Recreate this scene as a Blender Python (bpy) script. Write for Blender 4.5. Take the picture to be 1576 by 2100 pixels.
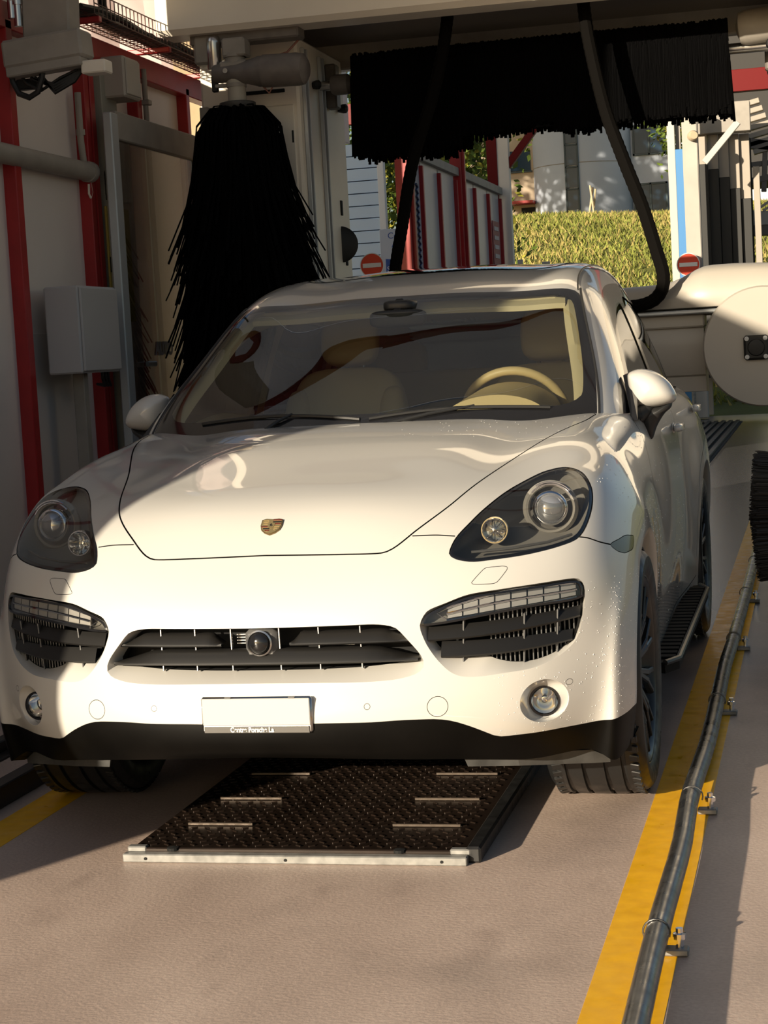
import bpy, bmesh, math, random
from math import pi, sin, cos, radians, sqrt
from mathutils import Vector, Matrix, geometry
random.seed(7)
for o in list(bpy.data.objects): bpy.data.objects.remove(o)
scene = bpy.context.scene
COL = scene.collection
# ------------------------------------------------------------------ camera
CAM = Vector((1.4634, -5.4342, 1.3524)); YAW, PITCH, ROLL, FPX = .236, .0862, -.0552, 3739.8
cam_data = bpy.data.cameras.new('camera'); cam = bpy.data.objects.new('camera', cam_data); COL.objects.link(cam)
_f = Vector((-sin(YAW)*cos(PITCH), cos(YAW)*cos(PITCH), -sin(PITCH))); _r = Vector((cos(YAW), sin(YAW), 0)); _u = _r.cross(_f)
_r2 = cos(ROLL)*_r+sin(ROLL)*_u; _u2 = -sin(ROLL)*_r+cos(ROLL)*_u
cam.matrix_world = Matrix(((_r2.x, _u2.x, -_f.x, CAM.x), (_r2.y, _u2.y, -_f.y, CAM.y), (_r2.z, _u2.z, -_f.z, CAM.z), (0, 0, 0, 1)))
cam_data.sensor_fit = 'VERTICAL'; cam_data.sensor_height = 24.0; cam_data.lens = FPX/2100*24.0; cam_data.clip_end = 400
scene.camera = cam
# ------------------------------------------------------------------ sky, sun, exposure
SUN_AZ = radians(26.6)      # light travels towards +Y, this far round to +X
SUN_EL = radians(12.9)
world = bpy.data.worlds.new('sky'); scene.world = world; world.use_nodes = True
wn = world.node_tree.nodes; wl = world.node_tree.links
for n in list(wn): wn.remove(n)
w_out = wn.new('ShaderNodeOutputWorld'); w_bg = wn.new('ShaderNodeBackground'); w_sky = wn.new('ShaderNodeTexSky')
w_sky.sky_type = 'NISHITA'; w_sky.sun_disc = False; w_sky.sun_elevation = SUN_EL
w_sky.sun_rotation = pi+SUN_AZ; w_sky.air_density = 1.0; w_sky.dust_density = 1.5
w_bg.inputs['Strength'].default_value = .085
wl.new(w_sky.outputs[0], w_bg.inputs[0]); wl.new(w_bg.outputs[0], w_out.inputs[0])
sd = bpy.data.lights.new('sun', 'SUN'); sun = bpy.data.objects.new('sun', sd); COL.objects.link(sun)
sd.energy = 7.8; sd.color = (1.0, .86, .66); sd.angle = radians(.55)
_sun_dir = Vector((sin(SUN_AZ)*cos(SUN_EL), cos(SUN_AZ)*cos(SUN_EL), -sin(SUN_EL)))
sun.rotation_euler = _sun_dir.to_track_quat('-Z', 'Y').to_euler()
vs = scene.view_settings; vs.view_transform = 'Standard'; vs.look = 'None'; vs.gamma = 1.0; vs.use_curve_mapping = False
vs.exposure = 0.12
# ------------------------------------------------------------------ materials
MATS = {}
def mat(name, col=(.8, .8, .8), rough=.5, metal=0.0, coat=0.0, spec=.5, var=0.0, vscale=6.0, bump=0.0, bscale=60.0, emit=None, alpha=None, trans=0.0, ior=1.45, sheen=0.0, rvar=0.0):
    if name in MATS: return MATS[name]
    m = bpy.data.materials.new(name); m.use_nodes = True; nt = m.node_tree; b = nt.nodes['Principled BSDF']
    b.inputs['Base Color'].default_value = (*col, 1); b.inputs['Roughness'].default_value = rough; b.inputs['Metallic'].default_value = metal
    b.inputs['Coat Weight'].default_value = coat; b.inputs['Coat Roughness'].default_value = .03
    b.inputs['Specular IOR Level'].default_value = spec; b.inputs['IOR'].default_value = ior
    b.inputs['Transmission Weight'].default_value = trans
    if sheen: b.inputs['Sheen Weight'].default_value = sheen
    if emit:
        b.inputs['Emission Color'].default_value = (*emit[:3], 1); b.inputs['Emission Strength'].default_value = emit[3]
    if var or rvar or bump:
        tc = nt.nodes.new('ShaderNodeTexCoord')
    if var:
        nz = nt.nodes.new('ShaderNodeTexNoise'); nz.inputs['Scale'].default_value = vscale; nz.inputs['Detail'].default_value = 6
        rp = nt.nodes.new('ShaderNodeValToRGB'); rp.color_ramp.elements[0].position = .3; rp.color_ramp.elements[1].position = .72
        rp.color_ramp.elements[0].color = (*[c*(1-var) for c in col], 1); rp.color_ramp.elements[1].color = (*[min(1, c*(1+var*.5)) for c in col], 1)
        nt.links.new(tc.outputs['Object'], nz.inputs['Vector']); nt.links.new(nz.outputs['Fac'], rp.inputs[0]); nt.links.new(rp.outputs[0], b.inputs['Base Color'])
    if rvar:
        n2 = nt.nodes.new('ShaderNodeTexNoise'); n2.inputs['Scale'].default_value = vscale*.7; n2.inputs['Detail'].default_value = 4
        mr = nt.nodes.new('ShaderNodeMapRange'); mr.inputs[1].default_value = .3; mr.inputs[2].default_value = .7; mr.inputs[3].default_value = max(0, rough-rvar); mr.inputs[4].default_value = min(1, rough+rvar)
        nt.links.new(tc.outputs['Object'], n2.inputs['Vector']); nt.links.new(n2.outputs['Fac'], mr.inputs[0]); nt.links.new(mr.outputs[0], b.inputs['Roughness'])
    if bump:
        n3 = nt.nodes.new('ShaderNodeTexNoise'); n3.inputs['Scale'].default_value = bscale; n3.inputs['Detail'].default_value = 4
        bp = nt.nodes.new('ShaderNodeBump'); bp.inputs['Strength'].default_value = bump; bp.inputs['Distance'].default_value = .01
        nt.links.new(tc.outputs['Object'], n3.inputs['Vector']); nt.links.new(n3.outputs['Fac'], bp.inputs['Height']); nt.links.new(bp.outputs[0], b.inputs['Normal'])
    MATS[name] = m; return m
def glass(name, tint=(.9, .93, .92), refl=1.0, rough=.0):
    """thin pane: tinted see-through + mirror by angle"""
    if name in MATS: return MATS[name]
    m = bpy.data.materials.new(name); m.use_nodes = True; nt = m.node_tree
    for n in list(nt.nodes): nt.nodes.remove(n)
    o = nt.nodes.new('ShaderNodeOutputMaterial'); t = nt.nodes.new('ShaderNodeBsdfTransparent'); g = nt.nodes.new('ShaderNodeBsdfGlossy')
    mx = nt.nodes.new('ShaderNodeMixShader'); lw = nt.nodes.new('ShaderNodeLayerWeight'); lw.inputs['Blend'].default_value = .5; pw = nt.nodes.new('ShaderNodeMath'); pw.operation = 'POWER'; pw.inputs[1].default_value = 4.0; fr = nt.nodes.new('ShaderNodeMath'); fr.operation = 'MULTIPLY_ADD'; fr.inputs[1].default_value = .94; fr.inputs[2].default_value = .06; mu = nt.nodes.new('ShaderNodeMath'); mu.operation = 'MULTIPLY'; mu.use_clamp = True
    t.inputs[0].default_value = (*tint, 1); g.inputs['Roughness'].default_value = rough; g.inputs['Color'].default_value = (.95, .97, 1, 1)
    mu.inputs[1].default_value = refl; nt.links.new(lw.outputs['Facing'], pw.inputs[0]); nt.links.new(pw.outputs[0], fr.inputs[0])
    nt.links.new(fr.outputs[0], mu.inputs[0]); nt.links.new(mu.outputs[0], mx.inputs[0]); nt.links.new(t.outputs[0], mx.inputs[1]); nt.links.new(g.outputs[0], mx.inputs[2]); nt.links.new(mx.outputs[0], o.inputs[0])
    MATS[name] = m; return m
# ------------------------------------------------------------------ mesh helpers
def mesh_obj(name, V, F, m, parent=None, smooth=False, normals=None):
    me = bpy.data.meshes.new(name); me.from_pydata([tuple(map(float, v)) for v in V], [], [tuple(map(int, f)) for f in F]); me.update()
    if smooth or normals is not None:
        me.polygons.foreach_set('use_smooth', [True]*len(me.polygons))
    if normals is not None: me.normals_split_custom_set_from_vertices([tuple(map(float, n)) for n in normals])
    me.materials.append(m)
    o = bpy.data.objects.new(name, me); COL.objects.link(o)
    if parent: o.parent = parent
    return o
class MB:
    def __init__(s): s.v = []; s.f = []
    def add(s, V, F):
        k = len(s.v); s.v += [tuple(v) for v in V]; s.f += [tuple(i+k for i in f) for f in F]; return s
    def box(s, c, d, R=None, ch=None):
        """chamfered box, centre c, size d, optional rotation matrix"""
        hx, hy, hz = d[0]/2, d[1]/2, d[2]/2
        if ch is None: ch = min(.004, min(d)*.2)
        b = min(ch, min(hx, hy, hz)*.9); V = []
        for sx in (-1, 1):
            for sy in (-1, 1):
                for sz in (-1, 1):
                    V += [Vector((sx*hx, sy*(hy-b), sz*(hz-b))), Vector((sx*(hx-b), sy*hy, sz*(hz-b))), Vector((sx*(hx-b), sy*(hy-b), sz*hz))]
        def i(sx, sy, sz, k): return ((sx*4+sy*2+sz)*3+k)
        F = []
        for a in (0, 1):
            F += [[i(a, 0, 0, 0), i(a, 1, 0, 0), i(a, 1, 1, 0), i(a, 0, 1, 0)], [i(0, a, 0, 1), i(1, a, 0, 1), i(1, a, 1, 1), i(0, a, 1, 1)], [i(0, 0, a, 2), i(1, 0, a, 2), i(1, 1, a, 2), i(0, 1, a, 2)]]
        for a in (0, 1):
            for c_ in (0, 1):
                F += [[i(a, c_, 0, 0), i(a, c_, 1, 0), i(a, c_, 1, 1), i(a, c_, 0, 1)], [i(a, 0, c_, 0), i(a, 1, c_, 0), i(a, 1, c_, 2), i(a, 0, c_, 2)], [i(0, a, c_, 1), i(1, a, c_, 1), i(1, a, c_, 2), i(0, a, c_, 2)]]
        for a in (0, 1):
            for c_ in (0, 1):
                for e in (0, 1): F.append([i(a, c_, e, 0), i(a, c_, e, 1), i(a, c_, e, 2)])
        # orient outward
        cc = Vector((0, 0, 0))
        for f in F:
            p = [V[k] for k in f]; n = (p[1]-p[0]).cross(p[2]-p[0]); ctr = sum(p, Vector())/len(p)
            if n.dot(ctr) < 0: f.reverse()
        if R is not None: V = [R @ v for v in V]
        return s.add([v+Vector(c) for v in V], F)
    def bar(s, a, b, w, h=None, up=(0, 0, 1), ch=None):
        """square bar from a to b, width w (sideways), height h"""
        a = Vector(a); b = Vector(b); d = b-a; L = d.length; y = d.normalized(); u = Vector(up)
        if abs(y.dot(u)) > .99: u = Vector((1, 0, 0))
        x = y.cross(u).normalized(); z = x.cross(y)
        R = Matrix((x, y, z)).transposed()
        return s.box((a+b)/2, (w, L, h or w), R, ch)
    def tube(s, path, r, n=10, cap=True):
        P = [Vector(p) for p in path]; m = len(P); rr = r if isinstance(r, (list, tuple)) else [r]*m
        t0 = (P[1]-P[0]).normalized(); u = Vector((0, 0, 1)) if abs(t0.z) < .9 else Vector((1, 0, 0)); u = (u-t0*u.dot(t0)).normalized()
        V = []; F = []
        for i, p in enumerate(P):
            t = ((P[min(i+1, m-1)]-P[max(i-1, 0)])).normalized(); u = (u-t*u.dot(t)).normalized(); w = t.cross(u)
            for k in range(n):
                a = 2*pi*k/n; V.append(p+(u*cos(a)+w*sin(a))*rr[i])
        for i in range(m-1):
            for k in range(n):
                k2 = (k+1) % n; F.append((i*n+k, i*n+k2, (i+1)*n+k2, (i+1)*n+k))
        if cap: F.append(tuple(reversed(range(n)))); F.append(tuple((m-1)*n+k for k in range(n)))
        return s.add(V, F)
    def lathe(s, prof, c=(0, 0, 0), axis=(0, 0, 1), n=24, closed=False, cap=True):
        """prof: (radius, height along axis)"""
        c = Vector(c); ax = Vector(axis).normalized(); u = Vector((0, 0, 1)) if abs(ax.z) < .9 else Vector((1, 0, 0)); u = (u-ax*u.dot(ax)).normalized(); w = ax.cross(u)
        V = []; F = []; m = len(prof)
        for r, h in prof:
            for k in range(n):
                a = 2*pi*k/n; V.append(c+ax*h+(u*cos(a)+w*sin(a))*r)
        for i in range(m if closed else m-1):
            j = (i+1) % m
            for k in range(n):
                k2 = (k+1) % n; F.append((i*n+k, i*n+k2, j*n+k2, j*n+k))
        if not closed and cap:
            if prof[0][0] > 1e-6: F.append(tuple(reversed(range(n))))
            if prof[-1][0] > 1e-6: F.append(tuple((m-1)*n+k for k in range(n)))
        return s.add(V, F)
    def prism(s, pts, off):
        """planar polygon pts (3D) swept by the vector off"""
        P = [Vector(p) for p in pts]; o = Vector(off); n = len(P)
        F = [tuple(reversed(range(n))), tuple(range(n, 2*n))]+[(i, (i+1) % n, (i+1) % n+n, i+n) for i in range(n)]
        return s.add(P+[p+o for p in P], F)
    def grid(s, rows):
        n = len(rows[0]); V = [p for r in rows for p in r]
        return s.add(V, [(i*n+j, i*n+j+1, (i+1)*n+j+1, (i+1)*n+j) for i in range(len(rows)-1) for j in range(n-1)])
    def build(s, name, m, parent=None, smooth=False, angle=None, fix=True):
        me = bpy.data.meshes.new(name); me.from_pydata(s.v, [], s.f)
        bm = bmesh.new(); bm.from_mesh(me)
        bmesh.ops.remove_doubles(bm, verts=bm.verts, dist=1e-6)
        if fix: bmesh.ops.recalc_face_normals(bm, faces=bm.faces)
        if smooth:
            an = radians(angle or 40)
            for f in bm.faces: f.smooth = True
            for e in bm.edges:
                if len(e.link_faces) == 2 and e.calc_face_angle(0) > an: e.smooth = False
        bm.to_mesh(me); bm.free(); me.materials.append(m)
        o = bpy.data.objects.new(name, me); COL.objects.link(o)
        if parent: o.parent = parent
        return o
def tag(o, label=None, cat=None, group=None, kind=None):
    if label: o['label'] = label
    if cat: o['category'] = cat
    if group: o['group'] = group
    if kind: o['kind'] = kind
    return o
def thing(name, label, cat, loc=(0, 0, 0), group=None):
    o = bpy.data.objects.new(name, None); COL.objects.link(o); o.location = loc; o.empty_display_size = .1
    return tag(o, label, cat, group)
def struct(o): o['kind'] = 'structure'; return o
def text_obj(name, body, size, m, parent, matrix, extrude=.001, align='CENTER', bold=0.0, sx=1.0):
    cu = bpy.data.curves.new(name, 'FONT'); cu.body = body; cu.size = size; cu.extrude = extrude; cu.align_x = align; cu.align_y = 'CENTER'; cu.offset = bold
    tmp = bpy.data.objects.new(name+'_src', cu); COL.objects.link(tmp)
    dg = bpy.context.evaluated_depsgraph_get(); me = bpy.data.meshes.new_from_object(tmp.evaluated_get(dg)); bpy.data.objects.remove(tmp)
    me.transform(matrix @ Matrix.Diagonal((sx, 1, 1, 1))); me.materials.clear(); me.materials.append(m)
    o = bpy.data.objects.new(name, me); COL.objects.link(o)
    if parent: o.parent = parent
    return o
def M4(origin, x, y):
    x = Vector(x).normalized(); y = Vector(y); y = (y-x*y.dot(x)).normalized(); z = x.cross(y); o = Vector(origin)
    return Matrix(((x.x, y.x, z.x, o.x), (x.y, y.y, z.y, o.y), (x.z, y.z, z.z, o.z), (0, 0, 0, 1)))

# ------------------------------------------------------------------ smooth surfaces
import numpy as np
def _spl(t, P):
    """natural C2 cubic through P (n,...) at knots t; returns f(x, deriv)"""
    n = len(t); h = np.diff(t); sh = P.shape[1:]; Q = P.reshape(n, -1)
    A = np.zeros((n, n)); B = np.zeros_like(Q)
    A[0, 0] = A[-1, -1] = 1.0
    for i in range(1, n-1):
        A[i, i-1] = h[i-1]; A[i, i] = 2*(h[i-1]+h[i]); A[i, i+1] = h[i]
        B[i] = 6*((Q[i+1]-Q[i])/h[i] - (Q[i]-Q[i-1])/h[i-1])
    M = np.linalg.solve(A, B)
    def f(x, d=0):
        x = np.asarray(x, float); k = np.clip(np.searchsorted(t, x, 'right')-1, 0, n-2)
        a = (t[k+1]-x)[:, None]; b = (x-t[k])[:, None]; hk = h[k][:, None]
        if d == 0:
            r = M[k]*a**3/(6*hk)+M[k+1]*b**3/(6*hk)+(Q[k]/hk-M[k]*hk/6)*a+(Q[k+1]/hk-M[k+1]*hk/6)*b
        else:
            r = -M[k]*a**2/(2*hk)+M[k+1]*b**2/(2*hk)-(Q[k]/hk-M[k]*hk/6)+(Q[k+1]/hk-M[k+1]*hk/6)
        return r.reshape((len(x),)+sh)
    return f
class Surf:
    """tensor product spline through a grid of points G[row][col]; u along rows, v along cols (metres, about)"""
    def __init__(s, G):
        G = np.array(G, float); s.G = G
        # mirror two columns over X=0 so that the centre line is smooth
        M = np.stack([G[:, 2]*[-1, 1, 1], G[:, 1]*[-1, 1, 1]], 1); E = np.concatenate([M, G], 1)
        du = np.linalg.norm(np.diff(G, axis=0), axis=2).mean(1); s.tu = np.concatenate([[0], np.cumsum(du)])
        dv = np.linalg.norm(np.diff(G, axis=1), axis=2).mean(0); tv = np.concatenate([[0], np.cumsum(dv)])
        s.tv = np.concatenate([[-tv[2], -tv[1]], tv]); s.E = E; s.tvh = tv
        s.fu = _spl(s.tu, E); s.U = s.tu[-1]; s.V = tv[-1]
    def ev(s, u, v):
        u = np.clip(np.atleast_1d(np.asarray(u, float)), 0, s.U); v = np.clip(np.atleast_1d(np.asarray(v, float)), 0, s.V)
        out = np.zeros((len(u), 3)); Pu = np.zeros((len(u), 3)); Pv = np.zeros((len(u), 3))
        R = s.fu(u); R1 = s.fu(u, 1)          # (n, cols, 3)
        W, W1 = s._w(v)
        out = np.einsum('nc,nck->nk', W, R); Pu = np.einsum('nc,nck->nk', W, R1); Pv = np.einsum('nc,nck->nk', W1, R)
        return out, Pu, Pv
    def _w(s, v):
        if not hasattr(s, '_I'):
            s._I = _spl(s.tv, np.eye(len(s.tv)))
        return s._I(v), s._I(v, 1)
    def pos(s, u, v): return s.ev(u, v)[0]
    def nrm(s, u, v):
        p, a, b = s.ev(u, v); n = np.cross(b, a); l = np.linalg.norm(n, axis=1, keepdims=True)
        return n/np.maximum(l, 1e-9)
    def near(s, target, axes, u, v, it=30):
        """newton: solve position[axes] == target from a start (u,v)"""
        u = float(u); v = float(v)
        for _ in range(it):
            p, a, b = s.ev([u], [v]); r = p[0][axes]-target
            J = np.stack([a[0][axes], b[0][axes]], 1)
            try: d = np.linalg.solve(J, r)
            except np.linalg.LinAlgError: break
            m = max(1.0, np.abs(d).max()/.08); u -= d[0]/m; v -= d[1]/m
            u = min(max(u, 0), s.U); v = min(max(v, 0), s.V)
            if np.abs(r).max() < 1e-6: break
        return u, v
    def seeds(s, n=160, m=60):
        if not hasattr(s, '_S'):
            uu, vv = np.meshgrid(np.linspace(0, s.U, n), np.linspace(0, s.V, m), indexing='ij')
            s._S = (uu.ravel(), vv.ravel(), s.pos(uu.ravel(), vv.ravel()), s.nrm(uu.ravel(), vv.ravel()))
        return s._S
    def front(s, xz, ymax=.1):
        """outline given in front view (X,Z) -> uv on the face that looks forward"""
        uu, vv, P, N = s.seeds(); ok = (N[:, 1] < .15) & (P[:, 1] < ymax); out = []
        for x, z in xz:
            d = (P[:, 0]-x)**2+(P[:, 2]-z)**2+np.where(ok, 0, 1e3); k = d.argmin()
            out.append(s.near(np.array([x, z]), [0, 2], uu[k], vv[k]))
        return np.array(out)
    def side(s, yz):
        uu, vv, P, N = s.seeds(); ok = N[:, 0] > .15; out = []
        for y, z in yz:
            d = (P[:, 1]-y)**2+(P[:, 2]-z)**2+np.where(ok, 0, 1e3); k = d.argmin()
            out.append(s.near(np.array([y, z]), [1, 2], uu[k], vv[k]))
        return np.array(out)
    def top(s, xy):
        uu, vv, P, N = s.seeds(); ok = N[:, 2] > .1; out = []
        for x, y in xy:
            d = (P[:, 0]-x)**2+(P[:, 1]-y)**2+np.where(ok, 0, 1e3); k = d.argmin()
            out.append(s.near(np.array([x, y]), [0, 1], uu[k], vv[k]))
        return np.array(out)
def body_grid():
    from math import cos, sin, radians
    def arch(th, r, X): a = radians(th); return (X, r*cos(a), .37+r*sin(a))
    G = []
    # rows of the nose, from the skirt up to the bonnet edge: plan points (X,Y) for the first six columns + height
    nose = [
     (.25, 197, [(0,-.86),(.25,-.85),(.44,-.81),(.58,-.75),(.71,-.65),(.82,-.55)], (.25,.25), (.885,.925,.945)),
     (.34, 184, [(0,-.90),(.25,-.885),(.45,-.845),(.60,-.785),(.735,-.69),(.845,-.575)], (.34,.345), (.90,.94,.957)),
     (.43, 172, [(0,-.905),(.25,-.892),(.45,-.855),(.60,-.80),(.745,-.705),(.855,-.585)], (.43,.435), (.905,.945,.96)),
     (.53, 158, [(0,-.875),(.25,-.866),(.45,-.835),(.60,-.785),(.745,-.695),(.858,-.58)], (.53,.535), (.912,.948,.962)),
     (.63, 146, [(0,-.862),(.25,-.853),(.45,-.823),(.60,-.773),(.745,-.683),(.858,-.57)], (.632,.638), (.915,.95,.963)),
     (.73, 134, [(0,-.825),(.25,-.818),(.45,-.793),(.60,-.745),(.742,-.66),(.855,-.545)], (.735,.745), (.92,.952,.963)),
     (.825,122, [(0,-.748),(.25,-.744),(.45,-.722),(.595,-.68),(.735,-.60),(.85,-.48)], (.835,.85), (.92,.952,.963)),
    ]
    for z, th, P, (z4, z5), (x6, x7, x8) in nose:
        row = [(x, y, z+(.05*(1-(x/.75)**2) if z < .3 else 0)) for x, y in P[:4]]+[(P[4][0], P[4][1], z4), (P[5][0], P[5][1], z5)]
        row += [arch(th-1, .555, x6), arch(th, .46, x7), arch(th, .34, x8)]
        G.append(row)
    G.append([(0,-.62,.938),(.25,-.615,.938),(.45,-.59,.928),(.58,-.55,.922),(.715,-.465,.932),(.828,-.35,.958),(.908,-.22,.905), arch(108,.46,.954), arch(108,.34,.963)])
    G.append([(0,-.40,1.010),(.25,-.395,1.008),(.45,-.38,1.0),(.58,-.36,.988),(.715,-.28,.995),(.83,-.19,1.004),(.914,-.09,.925), arch(92,.465,.957), arch(92,.34,.963)])
    G.append([(0,-.10,1.082),(.25,-.098,1.079),(.43,-.09,1.068),(.56,-.07,1.053),(.71,-.03,1.062),(.828,.04,1.05),(.915,.09,.943), arch(72,.47,.957), arch(72,.34,.963)])
    G.append([(0,.20,1.128),(.25,.205,1.124),(.43,.215,1.113),(.57,.235,1.099),(.735,.28,1.105),(.84,.33,1.067),(.917,.34,.94), arch(50,.50,.955), arch(50,.34,.958)])
    G.append([(0,.50,1.152),(.25,.51,1.149),(.45,.525,1.141),(.62,.555,1.130),(.795,.59,1.124),(.875,.61,1.068),(.922,.59,.92),(.945,.53,.68),(.945,.33,.50)])
    G.append([(0,.90,1.178),(.28,.91,1.175),(.52,.93,1.165),(.71,.95,1.148),(.848,.98,1.112),(.897,.98,1.054),(.928,.92,.88),(.935,.78,.60),(.915,.50,.26)])
    for y, b in ((1.4,1.103),(2.0,1.10)):
        G.append([(0,y,1.19),(.30,y,1.188),(.55,y,1.175),(.74,y,1.15),(.86,y,b),(.90,y,1.046),(.93,y-.02,.87),(.935,y-.07,.58),(.90,y-.12,.26)])
    G.append([(0,2.45,1.18),(.30,2.45,1.178),(.55,2.45,1.165),(.74,2.45,1.145),(.86,2.45,1.10),(.905,2.45,1.045),(.945,2.45,.88),(.952,2.42,.58),(.93,2.40,.27)])
    G.append([(0,2.9,1.16),(.30,2.9,1.158),(.55,2.9,1.15),(.74,2.9,1.135),(.85,2.9,1.11),(.91,2.9,1.05),(.962,2.9,.88),(.968,2.9,.60),(.96,2.9,.33)])
    G.append([(0,3.4,1.08),(.30,3.4,1.08),(.54,3.4,1.085),(.72,3.4,1.09),(.81,3.4,1.11),(.88,3.4,1.045),(.94,3.4,.87),(.95,3.4,.60),(.92,3.4,.33)])
    G.append([(0,3.78,1.08),(.28,3.77,1.085),(.50,3.76,1.09),(.65,3.75,1.095),(.74,3.74,1.10),(.81,3.72,1.03),(.865,3.70,.86),(.88,3.70,.60),(.86,3.68,.34)])
    G.append([(0,3.95,1.00),(.24,3.94,1.00),(.43,3.93,1.0),(.55,3.91,1.0),(.62,3.90,1.0),(.70,3.87,.95),(.755,3.85,.83),(.775,3.84,.60),(.76,3.80,.35)])
    G.append([(0,4.01,.70),(.20,4.0,.70),(.36,3.99,.70),(.47,3.97,.70),(.55,3.95,.69),(.60,3.93,.64),(.63,3.91,.56),(.64,3.90,.47),(.63,3.87,.36)])
    G.append([(0,3.96,.35),(.18,3.95,.35),(.32,3.94,.35),(.42,3.92,.35),(.48,3.91,.35),(.52,3.9,.35),(.55,3.88,.35),(.56,3.87,.35),(.56,3.86,.35)])
    return G
def cabin_grid():
    c0 = [(0,.12,1.05),(0,.30,1.142),(0,.74,1.362),(0,1.18,1.562),(0,1.45,1.634),(0,1.85,1.686),(0,2.3,1.697),(0,2.8,1.662),(0,3.3,1.585),(0,3.6,1.46),(0,3.9,1.18),(0,3.98,1.02)]
    c3 = [(.775,.42,1.04),(.770,.52,1.128),(.710,.88,1.35),(.640,1.23,1.544),(.618,1.46,1.608),(.61,1.85,1.653),(.61,2.3,1.658),(.58,2.8,1.607),(.56,3.25,1.525),(.55,3.5,1.42),(.56,3.74,1.18),(.57,3.84,1.02)]
    c4 = [(.83,.50,1.03),(.826,.60,1.108),(.772,.965,1.315),(.705,1.31,1.495),(.686,1.51,1.551),(.677,1.87,1.585),(.677,2.3,1.587),(.65,2.8,1.537),(.625,3.2,1.46),(.615,3.42,1.37),(.62,3.64,1.17),(.63,3.72,1.02)]
    c5 = [(.868,.60,1.01),(.862,.70,1.06),(.828,1.05,1.20),(.788,1.38,1.31),(.78,1.55,1.335),(.778,1.88,1.345),(.778,2.3,1.345),(.763,2.8,1.33),(.735,3.15,1.285),(.715,3.32,1.24),(.70,3.52,1.12),(.70,3.58,1.01)]
    c6 = [(.88,.70,.99),(.882,.80,1.03),(.876,1.12,1.06),(.868,1.42,1.065),(.866,1.58,1.065),(.865,1.9,1.065),(.865,2.3,1.065),(.85,2.8,1.065),(.82,3.12,1.06),(.80,3.25,1.05),(.78,3.40,1.03),(.77,3.46,1.0)]
    G = []
    for i in range(len(c0)):
        a = np.array(c0[i]); b = np.array(c3[i]); row = [a]
        for f in (.38, .72):
            y = a[1]+(b[1]-a[1])*f**2.2; z = a[2]+(b[2]-a[2])*f**2.4
            row.append(np.array([b[0]*f, y, z]))
        G.append(row+[b, np.array(c4[i]), np.array(c5[i]), np.array(c6[i])])
    return G

# ------------------------------------------------------------------ the car
PAINT = mat('car_paint_white', (.535, .520, .485), .34, coat=1.0)
BLACKG = mat('gloss_black', (.010, .010, .011), .12, coat=.5)
BLACKP = mat('black_plastic', (.018, .018, .018), .45, bump=.05, bscale=400)
SKIRTM = mat('skirt_plastic', (.003, .0027, .0023), .42, spec=.12, var=.3, vscale=9)
DARKV = mat('void_black', (.004, .004, .004), .8)
GREYP = mat('grey_plastic', (.10, .10, .10), .42, var=.15)
SLATM = mat('slat_graphite', (.012, .0115, .011), .38)
CHROME = mat('chrome', (.85, .85, .86), .08, metal=1.0)
SATIN = mat('satin_metal', (.55, .55, .55), .25, metal=1.0)
RUBBER = mat('tyre_rubber', (.014, .014, .014), .42, rvar=.15, vscale=30)
RIMM = mat('rim_black', (.008, .008, .008), .30, coat=.15)
CREAM = mat('cream_leather', (.62, .52, .33), .5, bump=.05, bscale=250)
TAN = mat('tan_trim', (.60, .45, .22), .45)
DASHM = mat('dash_dark', (.05, .042, .03), .6)
WSG = glass('windscreen_glass', (.62, .65, .61), 1.25)
SDG = glass('side_glass', (.16, .18, .17), .8)
CLEAR = glass('clear_lens', (.80, .80, .78), .9)
HLDARK = mat('headlight_inner', (.19, .182, .166), .42)
BULB = mat('lens_glass', (.30, .31, .33), .05, metal=.6, coat=1.0)

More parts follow.
